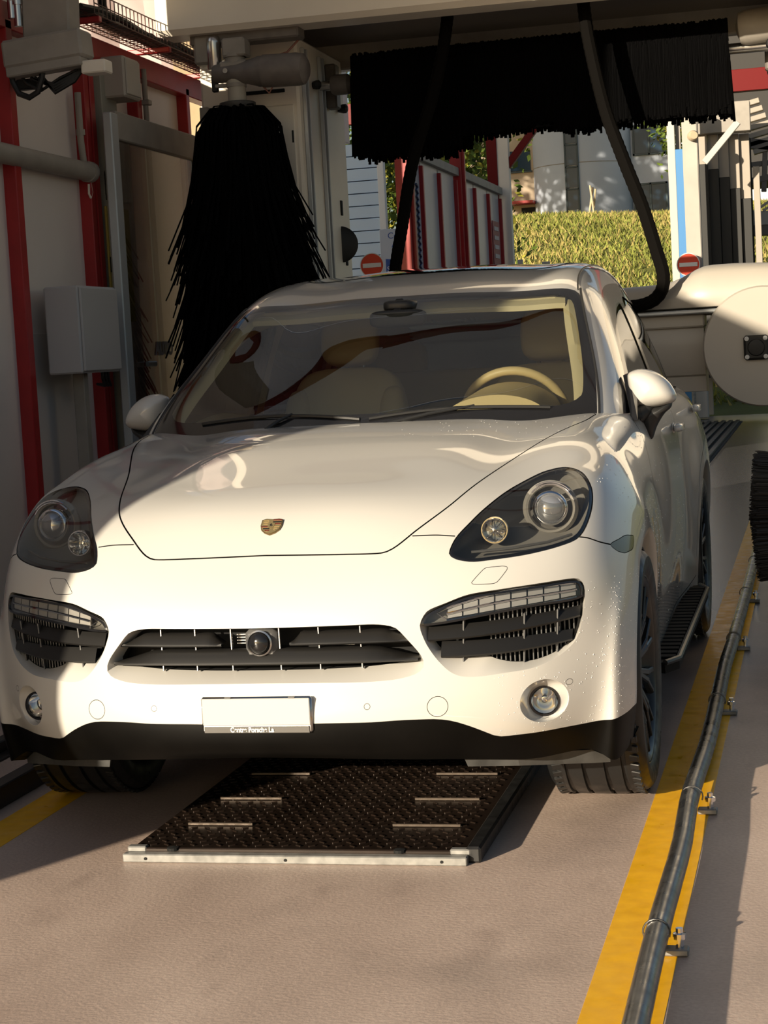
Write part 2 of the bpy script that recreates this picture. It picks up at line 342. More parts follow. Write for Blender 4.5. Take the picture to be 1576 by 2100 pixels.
OUT = {   # front-view outlines (X, Z) on the left-hand half of the body, metres
  'head': [(0.5, 0.817), (0.519, 0.802), (0.562, 0.793), (0.624, 0.795), (0.705, 0.801), (0.783, 0.814), (0.824, 0.829), (0.843, 0.862), (0.85, 0.908), (0.843, 0.947), (0.82, 0.981), (0.786, 0.998), (0.747, 1.003), (0.696, 0.994), (0.638, 0.968), (0.585, 0.931), (0.545, 0.892), (0.512, 0.854)],
  'hood': [(0.002, 0.827), (0.212, 0.824), (0.322, 0.824), (0.355, 0.836), (0.396, 0.867), (0.489, 0.938), (0.556, 0.996), (0.632, 1.05), (0.697, 1.087), (0.748, 1.107), (0.766, 1.125)],
  'intake': [(0.434, 0.642), (0.443, 0.665), (0.457, 0.68), (0.496, 0.694), (0.557, 0.713), (0.634, 0.72), (0.724, 0.725), (0.799, 0.728), (0.826, 0.724), (0.838, 0.705), (0.839, 0.669), (0.833, 0.622), (0.818, 0.57), (0.789, 0.539), (0.75, 0.519), (0.705, 0.507), (0.636, 0.503), (0.582, 0.5), (0.54, 0.503), (0.51, 0.516), (0.479, 0.547), (0.453, 0.586), (0.439, 0.619)],
  'intake_in': [(0.445, 0.632), (0.488, 0.639), (0.604, 0.652), (0.723, 0.665), (0.83, 0.671), (0.829, 0.627), (0.813, 0.574), (0.786, 0.546), (0.75, 0.527), (0.705, 0.516), (0.658, 0.519), (0.616, 0.532), (0.601, 0.543), (0.547, 0.54), (0.522, 0.549), (0.486, 0.554)],
  'drl': [(0.437, 0.645), (0.451, 0.667), (0.496, 0.688), (0.557, 0.707), (0.634, 0.714), (0.724, 0.719), (0.799, 0.722), (0.824, 0.718), (0.834, 0.702), (0.833, 0.675), (0.723, 0.667), (0.604, 0.656), (0.488, 0.642), (0.445, 0.64)],
  'grille': [(0.017, 0.648), (0.138, 0.649), (0.258, 0.65), (0.316, 0.65), (0.354, 0.645), (0.375, 0.636), (0.403, 0.605), (0.43, 0.572), (0.441, 0.551), (0.441, 0.534), (0.423, 0.518), (0.372, 0.506), (0.285, 0.502), (0.166, 0.503), (0.015, 0.504)],
  'skirt': [(0.009, 0.398), (0.161, 0.4), (0.302, 0.399), (0.378, 0.401), (0.465, 0.399), (0.508, 0.391), (0.549, 0.374), (0.582, 0.356), (0.618, 0.336), (0.673, 0.333), (0.755, 0.331), (0.837, 0.33), (0.905, 0.346), (0.935, 0.349)],
  'marker': [(0.897, 0.796), (0.914, 0.804), (0.933, 0.804), (0.944, 0.796), (0.942, 0.766), (0.927, 0.764), (0.916, 0.772)],
  'seamO': [(0.824, 0.831), (0.845, 0.825), (0.875, 0.808), (0.897, 0.796)],
  'seamI': [(0.397, 0.864), (0.461, 0.863), (0.51, 0.858)],
  'wash': [(0.638, 0.778), (0.651, 0.775), (0.652, 0.768), (0.63, 0.74), (0.619, 0.735), (0.569, 0.737), (0.563, 0.742), (0.59, 0.772), (0.599, 0.777)],
  'skirtB': [(0.214, 0.3), (0.505, 0.286), (0.607, 0.281), (0.704, 0.264), (0.852, 0.251), (0.896, 0.265), (0.925, 0.295)],
}


def cr(P, n, closed=True):
    """catmull-rom resample"""
    P = np.array(P, float); m = len(P); out = []
    if closed: Q = np.concatenate([P[-1:], P, P[:2]]); segs = m
    else: Q = np.concatenate([2*P[:1]-P[1:2], P, 2*P[-1:]-P[-2:-1]]); segs = m-1
    L = np.linalg.norm(np.diff(Q[1:segs+2], axis=0), axis=1); cum = np.concatenate([[0], np.cumsum(L)])
    for t in np.linspace(0, cum[-1], n, endpoint=not closed):
        i = min(int(np.searchsorted(cum, t, 'right')-1), segs-1); f = (t-cum[i])/max(L[i], 1e-9)
        a, b, c, d = Q[i], Q[i+1], Q[i+2], Q[i+3]
        k1 = (c-a)*.5*min(1, 2*L[i]/max(np.linalg.norm(b-a)+L[i], 1e-9)); k2 = (d-b)*.5*min(1, 2*L[i]/max(np.linalg.norm(d-c)+L[i], 1e-9))
        h = f*f*(3-2*f); out.append((2*f**3-3*f**2+1)*b+(f**3-2*f*f+f)*k1+h*c+(f**3-f*f)*k2)
    return np.array(out)
def offs(S, uv, d, closed=True):
    """move a uv line sideways over the surface by d metres (towards the inside of a closed loop)"""
    uv = np.array(uv); P, a, b = S.ev(uv[:, 0], uv[:, 1]); N = S.nrm(uv[:, 0], uv[:, 1])
    if closed: T = np.roll(P, -1, 0)-np.roll(P, 1, 0)
    else: T = np.gradient(P, axis=0)
    T /= np.maximum(np.linalg.norm(T, axis=1, keepdims=True), 1e-9); D = np.cross(N, T)
    x, y = uv[:, 0], uv[:, 1]; area = (x*np.roll(y, -1)-y*np.roll(x, -1)).sum()
    s = 1 if not closed else (1 if area < 0 else -1)
    out = uv.copy()
    for k in range(len(uv)):
        J = np.stack([a[k], b[k]], 1); w, *_ = np.linalg.lstsq(J, s*d*D[k], rcond=None); out[k] += w
    return out
def inpoly(pts, poly):
    x, y = pts[:, 0], pts[:, 1]; c = np.zeros(len(pts), bool); n = len(poly)
    for i in range(n):
        x1, y1 = poly[i]; x2, y2 = poly[(i+1) % n]
        if y1 == y2: continue
        k = ((y1 > y) != (y2 > y)); c ^= k & (x < (x2-x1)*(y-y1)/(y2-y1)+x1)
    return c
def strip(S, uv, w):
    """open line -> thin closed polygon"""
    return np.concatenate([offs(S, uv, w/2, False), offs(S, uv, -w/2, False)[::-1]])
class Skin:
    """one half of a surface, cut along outlines, from which panels are taken"""
    def __init__(s, S, loops, us, vs_):
        s.S = S; pts = []; edges = []
        for L in loops:
            k = len(pts); n = len(L); pts += [tuple(p) for p in L]; edges += [(k+i, k+(i+1) % n) for i in range(n)]
        C0 = np.array(pts); k = len(pts)
        pts += [(us[0], 0.0), (us[-1], 0.0), (us[-1], vs_[-1]), (us[0], vs_[-1])]; edges += [(k, k+1), (k+1, k+2), (k+2, k+3), (k+3, k)]
        G = np.array([(u, v) for u in us for v in vs_ if not ((u in (us[0], us[-1])) and (v in (vs_[0], vs_[-1])))])
        keep = np.ones(len(G), bool)
        for i in range(0, len(G), 2000):
            d = np.abs(G[i:i+2000, None, :]-C0[None]).max(2).min(1); keep[i:i+2000] = d > .0055
        pts += [tuple(p) for p in G[keep]]
        r = geometry.delaunay_2d_cdt([Vector((float(a), float(b))) for a, b in pts], edges, [], 0, 1e-6)
        s.uv = np.array([(p[0], p[1]) for p in r[0]]); s.F = np.array([f for f in r[2] if len(f) == 3])
        s.c = s.uv[s.F].mean(1); s.dom = s.c[:, 1] > 0
        s.P = S.pos(s.uv[:, 0], s.uv[:, 1]); s.N = S.nrm(s.uv[:, 0], s.uv[:, 1])
        s.P[np.abs(s.uv[:, 1]) < 1e-6, 0] = 0
        f = s.F; n = np.cross(s.P[f[:, 1]]-s.P[f[:, 0]], s.P[f[:, 2]]-s.P[f[:, 0]]); flip = (n*s.N[f].mean(1)).sum(1) < 0
        s.F[flip] = s.F[flip][:, ::-1]; s.cP = s.P[s.F].mean(1)
        ar = np.linalg.norm(n, axis=1); s.dom &= ar > 1e-9
    def inside(s, poly): return inpoly(s.c, np.array(poly))
    def take(s, mask, name, m, parent, side='both', off=0.0):
        f = s.F[mask & s.dom]; idx, inv = np.unique(f.ravel(), return_inverse=True); f = inv.reshape(-1, 3)
        P = s.P[idx]+s.N[idx]*off; N = s.N[idx]; MM = np.array([-1, 1, 1.])
        if side == 'left': return mesh_obj(name, P, f, m, parent, normals=N)
        if side == 'right': return mesh_obj(name, P*MM, f[:, ::-1], m, parent, normals=N*MM)
        k = len(P); return mesh_obj(name, np.concatenate([P, P*MM]), np.concatenate([f, f[:, ::-1]+k]), m, parent, normals=np.concatenate([N, N*MM]))
SA = Surf(body_grid()); SB = Surf(cabin_grid())
def pos(S, uv): return S.pos(uv[:, 0], uv[:, 1])
car = thing('car', 'white sport utility car with cream interior and black wheels, parked over the metal ramp plate', 'car', (0, 0, 0))
GAP = .0045
# ---- outlines on the body
L_head = cr(SA.front(OUT['head']), 90)
hood_xy = [(.396, -.688), (.489, -.558), (.556, -.341), (.632, -.083), (.697, .119), (.748, .314), (.768, .47)]
hood_uv = np.concatenate([SA.front(OUT['hood'][:4]), SA.top(hood_xy)])
hood_rear = SA.top([(.755, .505), (.60, .42), (.40, .335), (.20, .29), (.004, .275)])
hc = np.concatenate([cr(hood_uv, 90, False), cr(hood_rear, 20, False)])
L_hood = np.concatenate([[[hc[0][0], -.03]], hc, [[hc[-1][0], -.03]]])
def _chk_in():
    # pick the side of the offset line that lies inside the bonnet
    a = offs(SA, hc, GAP, False); b = offs(SA, hc, -GAP, False)
    ia = inpoly(a, L_hood).mean(); ib = inpoly(b, L_hood).mean()
    return a if ia > ib else b
_hi = _chk_in(); L_hood_in = np.concatenate([[[_hi[0][0], -.03]], _hi, [[_hi[-1][0], -.03]]])
L_intake = cr(SA.front(OUT['intake']), 80)
L_drl = cr(SA.front(OUT['drl']), 70)
g = SA.front(OUT['grille']); gc = cr(g, 60, False)
L_grille = np.concatenate([[[gc[0][0], -.03]], gc, [[gc[-1][0], -.03]]])
sk = cr(np.concatenate([SA.front(OUT['skirt'][:12]), SA.side([(-.50, .341), (-.455, .348)])]), 60, False); sk_end = SA.side([(-.44, .350), (-.40, .353), (-.34, .355)])
L_skirt = np.concatenate([[[sk[0][0], -.03]], sk, sk_end, [[-.02, SA.V]], [[-.02, -.03]]])
L_mark = cr(SA.side([(-.43, .797), (-.36, .806), (-.285, .806), (-.25, .797), (-.295, .767), (-.36, .763), (-.40, .772)]), 40)
L_wash = cr(SA.front(OUT['wash']), 40)
def circ_front(x, z, r, n=32): return SA.front([(x+r*cos(2*pi*k/n), z+r*sin(2*pi*k/n)) for k in range(n)])
L_fog = circ_front(.735, .416, .058, 40)
L_tow = circ_front(.475, .431, .027); L_s1 = circ_front(.295, .440, .0085, 20); L_s2 = circ_front(.796, .456, .0085, 20)
def circ_side(y, z, r, n=64, a0=-25, a1=205): return SA.side([(y+r*cos(radians(a0+(a1-a0)*k/n)), z+r*sin(radians(a0+(a1-a0)*k/n))) for k in range(n+1)])
RW = .425
arcF = circ_side(0, .37, RW)
# close the arch well below the sill, inside the parameter domain's lower edge
L_archF = np.concatenate([arcF, [[arcF[-1][0], SA.V+.05]], [[arcF[0][0], SA.V+.05]]])
arcR = SA.side([(2.895+.43*cos(radians(a)), .37+.43*sin(radians(a))) for a in np.linspace(-4, 184, 60)])
L_archR = np.concatenate([arcR, [[arcR[-1][0], SA.V+.05]], [[arcR[0][0], SA.V+.05]]])
seamO = SA.front(OUT['seamO']); seamI = SA.front(OUT['seamI'])
seamS = SA.side([(-.25, .795), (-.20, .775)])
doorF = SA.side([(.66, 1.10), (.65, 1.0), (.63, .85), (.60, .65), (.585, .45), (.60, .33)])
doorM = SA.side([(1.95, 1.10), (1.935, 1.0), (1.915, .8), (1.89, .6), (1.875, .45), (1.87, .32)])
doorR = SA.side([(2.98, 1.10), (2.95, .98), (2.86, .88), (2.62, .80), (2.47, .68), (2.40, .5), (2.38, .35)])
sill = SA.side([(.50, .33), (.9, .325), (1.4, .325), (1.9, .325), (2.40, .34)])
gaps = [strip(SA, cr(x, 24, False), .004) for x in (seamO, seamI, doorF, doorM, doorR, sill)]
loops = [L_head, offs(SA, L_head, .004), L_hood, L_hood_in, L_intake, L_drl, L_grille, L_skirt, L_mark, offs(SA, L_mark, .002), L_wash, offs(SA, L_wash, .0016), L_fog,
         L_tow, offs(SA, L_tow, .0016), L_s1, offs(SA, L_s1, .0013), L_s2, offs(SA, L_s2, .0013), L_archF, L_archR]+gaps
uA = np.unique(np.concatenate([np.arange(0, SA.tu[12], .017), np.arange(SA.tu[12], SA.tu[18], .045), np.arange(SA.tu[18], SA.U, .03), [SA.U]]))
vA = np.unique(np.concatenate([np.arange(0, SA.V, .02), [SA.V]]))
sk_ = Skin(SA, loops, uA, vA)
ins = sk_.inside
m_head_o = ins(L_head); m_head = ins(loops[1]); m_hood_o = ins(L_hood); m_hood = ins(L_hood_in); m_int = ins(L_intake); m_drl = ins(L_drl); m_gr = ins(L_grille)
m_skirt = ins(L_skirt); m_mk_o = ins(L_mark); m_mk = ins(loops[9]); m_ws_o = ins(L_wash); m_ws = ins(loops[11]); m_fog = ins(L_fog)
m_tw_o = ins(L_tow); m_tw = ins(loops[14]); m_s1o = ins(L_s1); m_s1 = ins(loops[16]); m_s2o = ins(L_s2); m_s2 = ins(loops[18])
m_arch = ins(L_archF) | ins(L_archR); m_gap = np.zeros(len(sk_.c), bool)
for q in gaps: m_gap |= ins(q)
Y = sk_.cP[:, 1]; X = sk_.cP[:, 0]; Z = sk_.cP[:, 2]
m_cab = (Y > .28+.25*(X/.77)**2) & (X < .80) & (Y < 3.55) & (Z > .98) & ~m_hood_o
holes = m_head_o | m_int | m_gr | m_mk_o | m_ws_o | m_fog | m_tw_o | m_s1o | m_s2o | m_arch | m_gap | m_cab
base = ~holes
# seam polyline between bumper and wing
seam = np.concatenate([[[seamI[0][0], -.03]], seamI, SA.front([(.60, .85), (.75, .86)]), seamO, seamS, [[seamS[-1][0], SA.V+.05]]])
P_bump = np.concatenate([seam, [[-.1, SA.V+.05], [-.1, -.03]]]); m_bump = ins(P_bump)
m_front = Y < .0
P_df = np.concatenate([[[doorF[0][0], 0]], doorF, [[doorF[-1][0], SA.V+.05]], [[-1, SA.V+.05]], [[-1, 0]]]); m_bf = ins(P_df)
P_dm = np.concatenate([[[doorM[0][0], 0]], doorM, [[doorM[-1][0], SA.V+.05]], [[-1, SA.V+.05]], [[-1, 0]]]); m_bm = ins(P_dm)
P_dr = np.concatenate([[[doorR[0][0], 0]], doorR, [[doorR[-1][0], SA.V+.05]], [[-1, SA.V+.05]], [[-1, 0]]]); m_br = ins(P_dr)
P_si = np.concatenate([sill, [[sill[-1][0], SA.V+.05]], [[sill[0][0], SA.V+.05]]]); m_si = ins(P_si)
hood = sk_.take(m_hood, 'hood', PAINT, car)
bumper = sk_.take(base & m_bump & ~m_hood_o & ~m_skirt, 'front_bumper', PAINT, car)
skirt = sk_.take(base & m_skirt, 'bumper_skirt', SKIRTM, car)
for side in ('left', 'right'):
    sk_.take(base & ~m_bump & m_bf & ~m_hood_o & ~m_skirt, 'fender', PAINT, car, side)
doors = {}
for side in ('left', 'right'):
    doors[side, 0] = sk_.take(base & ~m_bf & m_bm & ~m_si, 'front_door', PAINT, car, side)
    doors[side, 1] = sk_.take(base & ~m_bm & m_br & ~m_si, 'rear_door', PAINT, car, side)
    sk_.take(base & ~m_bf & m_si & m_br, 'sill_panel', PAINT, car, side)
sk_.take(base & ~m_br, 'rear_body', PAINT, car)
sk_.take((m_gap | m_mk_o | m_ws_o | m_tw_o | m_s1o | m_s2o | (m_hood_o & ~m_hood)) & ~m_arch & ~m_head_o, 'panel_gap_backing', DARKV, car, off=-.011)
for side in ('left', 'right'):
    b = bumper
    sk_.take(m_ws, 'washer_cap', PAINT, b, side); sk_.take(m_tw, 'tow_cover', PAINT, b, side)
    sk_.take(m_s1, 'parking_sensor', PAINT, b, side); sk_.take(m_s2, 'parking_sensor', PAINT, b, side)
    o = sk_.take(m_mk, 'side_marker', mat('marker_lens', (.055, .052, .048), .25, coat=.4), car, side)
# inner dark liner so that nothing shines through the nose
sk_.take((m_front | m_bf) & ~m_head_o & ~m_int & ~m_gr & ~m_fog & ~m_arch & ~m_cab, 'inner_liner', DARKV, car, off=-.018)
MM = np.array([-1, 1, 1.])
def both(fn):
    for side in ('left', 'right'): fn(side, (lambda p: np.array(p, float)) if side == 'left' else (lambda p: np.array(p, float)*MM))
def ring_pts(outer, inner, k=None):
    """match the points of two closed 3D loops by angle round the inner one's middle (front view)"""
    c = inner.mean(0); a = np.arctan2(outer[:, 2]-c[2], outer[:, 0]-c[0])
    dense = cr(inner, 400); b = np.arctan2(dense[:, 2]-c[2], dense[:, 0]-c[0]); out = []
    for t in a:
        d = np.abs((b-t+pi) % (2*pi)-pi); out.append(dense[d.argmin()])
    return np.array(out)
# ---- arches
def lip(side, f):
    for nm, arc in (('arch_lip', arcF), ('arch_lip', arcR)):
        P = pos(SA, arc); n = len(P); cy = 0 if arc is arcF else 2.895
        A1 = P.copy(); A2 = P.copy(); A2[:, 0] -= .012; dr = P[:, 1:]-np.array([cy, .37]); dr /= np.linalg.norm(dr, axis=1, keepdims=True)
        A2[:, 1:] -= dr*.010; A3 = A2.copy(); A3[:, 0] -= .035
        mb = MB(); mb.grid([f(A1), f(A2), f(A3)]); mb.build(nm, PAINT, car, smooth=True, fix=False)
        mb = MB(); rows = []
        for xx, rr in ((.93, .45), (.55, .46), (.55, .2)):
            rows.append(f([(xx, cy+rr*cos(a), .37+rr*sin(a)) for a in np.linspace(-.35, pi+.35, 30)]))
        mb.grid(rows); mb.build('wheel_housing', DARKV, car)
both(lip)
# ---- headlights
def headlight(side, f):
    h = sk_.take(m_head, 'headlight', CLEAR, car, side)
    P = pos(SA, offs(SA, L_head, .0)); N = SA.nrm(L_head[:, 0], L_head[:, 1]); c = P.mean(0)
    # black frame round the lens + dark bucket
    P1 = pos(SA, offs(SA, L_head, .004)); P2 = pos(SA, offs(SA, L_head, .012))-N*.002
    mb = MB(); mb.grid([f(np.vstack([a, a[:1]])) for a in (P-N*.004, P1-N*.002, P2)]); mb.build('lens_frame', BLACKG, h, smooth=True, fix=False)
    rows = [P-N*.003]
    for s_, d in ((.97, .03), (.90, .07), (.72, .095), (.45, .105), (.15, .11), (.0, .11)):
        rows.append(c+(P-c)*s_+np.array([-.02, d, -.01])*1.0)
    mb = MB(); mb.grid([f(np.vstack([a, a[:1]])) for a in rows]); mb.build('bucket', HLDARK, h, smooth=True, fix=False)
    d0 = Vector((.10, -1, .06)).normalized(); d0 = Vector(f(d0))
    # main projector
    c1 = Vector(f((.738, -.455, .905))); c2 = Vector(f((.602, -.585, .862)))
    mb = MB(); mb.lathe([(.075, -.035), (.077, -.02), (.068, -.008), (.062, -.012), (.058, -.03)], c1, d0, 40, cap=False); mb.build('projector_bezel', HLDARK, h, smooth=True)
    mb = MB(); mb.lathe([(.047, -.02), (.049, .0), (.047, .008), (.042, .010), (.039, .004), (.039, -.02)], c1, d0, 40, cap=False); mb.build('projector_ring', CHROME, h, smooth=True, angle=60)
    mb = MB(); mb.lathe([(.041, -.004), (.036, .010), (.028, .018), (.016, .023), (0, .025)], c1, d0, 40, cap=False); mb.build('projector_lens', BULB, h, smooth=True)
    for k, (r0, a0, a1) in enumerate(((.066, .5, 2.4), (.072, .7, 2.1))):
        pth = []
        up = Vector((0, 0, 1)); xr = d0.cross(up).normalized()*(-1 if side == 'left' else 1); yr = xr.cross(d0)*(1 if side == 'left' else -1)
        if yr.z < 0: yr = -yr
        for q in np.linspace(a0, a1, 16): pth.append(c1+d0*.002+xr*cos(q)*r0+yr*sin(q)*r0)
        mb = MB(); mb.tube(pth, .0022, 6); mb.build('light_guide', CHROME, h, smooth=True)
    mb = MB(); mb.lathe([(.036, -.03), (.038, .0), (.036, .006), (.033, .006), (.031, .0), (.022, -.02), (.006, -.028), (.006, -.012), (0, -.010)], c2, d0, 36, cap=False); mb.build('high_beam_reflector', CHROME, h, smooth=True, angle=50)
    mb = MB()
    for q in range(8):
        a = q*pi/4; v = (Vector((1, 0, 0))*cos(a)+Vector((0, 0, 1))*sin(a)); mb.bar(c2+v*.008+d0*-.016, c2+v*.03+d0*.0, .003, .004)
    mb.build('reflector_facet', SATIN, h)
    mb = MB(); mb.lathe([(.0355, .004), (.03, .010), (.018, .015), (0, .017)], c2, d0, 36, cap=False); mb.build('high_beam_lens', CLEAR, h, smooth=True)
    # ledge of the housing below the lamps
    Q = [(.55, -.66, .812), (.65, -.62, .815), (.74, -.56, .822), (.80, -.50, .835)]
    mb = MB(); mb.tube([f(q) for q in Q], .004, 6); mb.build('housing_rib', GREYP, h, smooth=True)
both(headlight)
# ---- side intakes with the light strip
IN_IN = [(.446, .648), (.459, .668), (.50, .686), (.558, .703), (.634, .710), (.724, .715), (.799, .717), (.821, .713), (.829, .700), (.828, .66), (.824, .622), (.808, .575), (.782, .549), (.75, .531), (.705, .521), (.658, .523), (.616, .535), (.596, .545), (.547, .545), (.52, .553), (.486, .565), (.458, .605)]
def intake(side, f):
    P = pos(SA, L_intake); iu = cr(SA.front(IN_IN), 80); Q = pos(SA, iu)+np.array([0, .046, 0]); Qm = ring_pts(P, Q)
    mid = P*.55+Qm*.45+np.array([0, -.004, 0])
    t = MB(); t.grid([f(np.vstack([a, a[:1]])) for a in (P, mid, Qm)]); o = t.build('air_intake', PAINT, car, smooth=True, fix=False)
    c = Qm.mean(0); rows = [Qm, Qm+np.array([0, .06, 0]), c+(Qm-c)*.5+np.array([0, .065, 0]), c+(Qm-c)*.02+np.array([0, .065, 0])]
    t = MB(); t.grid([f(np.vstack([a, a[:1]])) for a in rows]); t.build('duct', DARKV, o, fix=False)
    def skiny(x, z): u = SA.front([(x, z)])[0]; return SA.pos([u[0]], [u[1]])[0]
    # two blades
    for (xa, za0, za1, xb, zb0, zb1) in ((.452, .600, .634, .826, .626, .652), (.484, .556, .594, .806, .566, .592)):
        rows = []
        for k in range(15):
            s_ = k/14; x = xa+(xb-xa)*s_; bow = -.006*sin(pi*s_); z0 = za0+(zb0-za0)*s_+bow; z1 = za1+(zb1-za1)*s_+bow*.5
            y0 = skiny(x, z0)[1]+.008; y1 = skiny(x, z1)[1]+.026
            rows.append(f([(x, y0+.03, z0-.002), (x, y0+.004, z0-.003), (x, y0, z0+.002), (x, (y0+y1)/2, (z0+z1)/2+.004), (x, y1, z1), (x, y1+.03, z1-.004)]))
        t = MB(); t.grid(rows); t.build('blade', SLATM, o, smooth=True, angle=50)
    for x in (.685, .765, .535):
        p = skiny(x, .60); t = MB(); t.bar(f((x, p[1]+.035, .52)), f((x+.008, p[1]+.028, .652)), .004, .02, up=(0, -1, 0)); t.build('strut', GREYP, o)
    for k in range(20):
        x = .605+k*.0112; p = skiny(x, .60); t = MB(); t.bar(f((x, p[1]+.05, .505)), f((x, p[1]+.045, .662)), .0035, .012, up=(0, -1, 0)); t.build('radiator_fin', mat('fin_grey', (.09, .09, .09), .4), o)
    # light strip
    d = sk_.take(m_drl, 'daytime_light', CLEAR, car, side, off=-.002)
    PD = pos(SA, L_drl); c = PD.mean(0); Ns = SA.nrm(L_drl[:, 0], L_drl[:, 1])
    in1 = pos(SA, offs(SA, L_drl, .006)); t = MB(); t.grid([f(np.vstack([a, a[:1]])) for a in (PD-Ns*.02, PD+Ns*.001, in1+Ns*.002, in1-Ns*.012)]); t.build('lamp_frame', BLACKG, d, smooth=True, fix=False)
    back = pos(SA, offs(SA, L_drl, .005)); t = MB(); cc = back.mean(0)
    t.grid([f(np.vstack([a, a[:1]])) for a in (PD+np.array([0, .012, 0]), back+np.array([0, .03, 0]), cc+(back-cc)*.5+np.array([0, .032, 0]), cc+(back-cc)*.02+np.array([0, .032, 0]))]); t.build('lamp_tray', HLDARK, d, fix=False)
    def line(zoff):
        out = []
        for k in range(25):
            s_ = k/24; x = .50+.318*s_; zt = .684+.034*sin(min(1, s_*1.6)*pi/2); zb = .648+.026*s_; z = zb+(zt-zb)*zoff; q = skiny(x, z); out.append(q+np.array([0, .012, 0]))
        return np.array(out)
    for zo in (.06, .5, .94):
        t = MB(); t.tube([tuple(f(p)) for p in line(zo)], .0034, 6); t.build('chrome_strip', CHROME, d, smooth=True)
    t = MB(); a, b = line(.12), line(.88)
    t.tube([tuple(f(p)) for p in (a[0], np.array(skiny(.475, .668))+[0, .012, 0], b[0])], .0018, 6); t.build('chrome_strip', CHROME, d, smooth=True)
    l0, l1, l2 = line(.14), line(.5), line(.86)
    for k in range(8):
        i0 = k*3; i1 = min(24, i0+3)
        for lo, hi in ((l0, l1), (l1, l2)):
            q = [lo[i0], lo[i1], hi[i1], hi[i0]]; cq = sum(q)/4
            q = [cq+(p-cq)*.9+np.array([0, .006, 0]) for p in q]; n0 = np.array([0, .012, 0])
            t = MB(); t.prism([tuple(f(p)) for p in q], tuple(f(n0))); t.build('led_cell', mat('led_reflector', (.52, .50, .475), .25, metal=.35), d)
both(intake)
# ---- centre grille
G_IN = [(0, .644), (.14, .645), (.258, .646), (.312, .645), (.343, .640), (.362, .631), (.388, .604), (.412, .573), (.421, .556), (.412, .547), (.36, .538), (.27, .531), (.15, .528), (0, .527)]
gi = cr(SA.front(G_IN), 60, False); PG = pos(SA, gc); QG = pos(SA, gi)+np.array([0, .062, 0]); PG[0, 0] = PG[-1, 0] = 0; QG[0, 0] = QG[-1, 0] = 0
def full(P): return np.vstack([P*MM, P[::-1]])
grille = thing('front_grille', None, None); grille.parent = car
mb = MB(); mb.grid([full(PG), full(PG*.5+QG*.5+np.array([0, -.006, 0])), full(QG)]); mb.build('grille_surround', PAINT, grille, smooth=True, fix=False)
FQ = full(QG); cg = FQ.mean(0); mb = MB(); mb.grid([FQ, FQ+np.array([0, .05, 0]), cg+(FQ-cg)*.6+np.array([0, .055, 0]), cg+(FQ-cg)*.02+np.array([0, .055, 0])]); mb.build('grille_duct', DARKV, grille, fix=False)
def gy(x, z): u = SA.front([(abs(x), z)])[0]; return SA.pos([u[0]], [u[1]])[0][1]
def gslat(x0, x1, zb, zt, tl, tr, name='grille_slat'):
    rows = []; n = 25
    for k in range(n):
        s_ = k/(n-1); x = x0+(x1-x0)*s_; e = min(1, s_/tl if tl else 1, (1-s_)/tr if tr else 1); h = (zt-zb)*max(.06, e); zc = zb
        y = gy(x, zb+.01)+.010; bow = -.004*(x/.42)**2*0
        rows.append([(x, y+.035, zc-.003), (x, y+.003, zc-.004), (x, y-.001, zc), (x, y+.001, zc+.005), (x, y+.018, zc+h*.8), (x, y+.024, zc+h), (x, y+.05, zc+h)])
    t = MB(); t.grid(rows); return t.build(name, SLATM, grille, smooth=True, angle=50)
gslat(-.425, .425, .5525, .588, .14, .14)
gslat(-.402, -.105, .602, .632, .22, .12); gslat(.085, .402, .602, .632, .08, .22)
for x in (-.285, -.185, -.083, .052, .16, .272):
    t = MB(); t.bar((x, gy(x, .59)+.040, .530), (x, gy(x, .59)+.036, .645), .004, .012, up=(0, -1, 0)); t.build('grille_strut', SATIN, grille)
yr = gy(0, .607)
t = MB(); t.box((.002, yr+.045, .603), (.088, .05, .080), ch=.012); t.build('radar_housing', GREYP, grille, smooth=True)
t = MB(); t.lathe([(.033, .0), (.035, .010), (.031, .012), (.030, .008)], (.002, yr+.020, .607), (0, -1, 0), 32, cap=False); t.build('radar_ring', SATIN, grille, smooth=True)
t = MB(); t.lathe([(.030, .006), (.028, .016), (.021, .024), (.011, .028), (0, .029)], (.002, yr+.020, .607), (0, -1, 0), 32); t.build('radar_dome', BLACKG, grille, smooth=True)
for x0, z0 in ((-.062, .612), (.235, .596)):
    for k in range(4):
        t = MB(); t.box((x0, yr+.065, z0-.012+k*.008), (.03, .004, .003)); t.build('grille_mesh_bar', SATIN, grille)
# ---- fog lamps
def fog(side, f):
    P = pos(SA, L_fog); cF = np.array([.729, -.668, .408]); n = len(P); ang = [2*pi*k/n for k in range(n)]; ax = Vector((.12, -1, -.02)).normalized(); u = Vector((1, .12, 0)).normalized(); w = u.cross(ax)*-1
    if w.z < 0: w = -w
    R1 = np.array([cF+np.array(u)*.041*cos(a)+np.array(w)*.041*sin(a) for a in ang]); mid = P*.45+R1*.55+np.array([0, .004, 0])
    t = MB(); t.grid([f(np.vstack([a, a[:1]])) for a in (P, P*.85+mid*.15+[0, .002, 0], mid, R1)]); o = t.build('fog_light', PAINT, car, smooth=True, fix=False)
    axm = Vector(f(ax)); c = f(cF)
    t = MB(); t.lathe([(.0415, .002), (.0415, -.012), (.036, -.012), (.036, .002)], c, axm, 36, closed=True); t.build('lamp_ring', BLACKG, o, smooth=True)
    t = MB(); t.lathe([(.037, -.006), (.034, .004), (.026, .010), (.014, .013), (0, .014)], c, axm, 36, cap=False); t.build('lamp_lens', CLEAR, o, smooth=True)
    t = MB(); t.lathe([(.037, -.006), (.03, -.028), (.018, -.04), (.008, -.044), (.008, -.02), (0, -.018)], c, axm, 36, cap=False); t.build('lamp_reflector', CHROME, o, smooth=True)
both(fog)
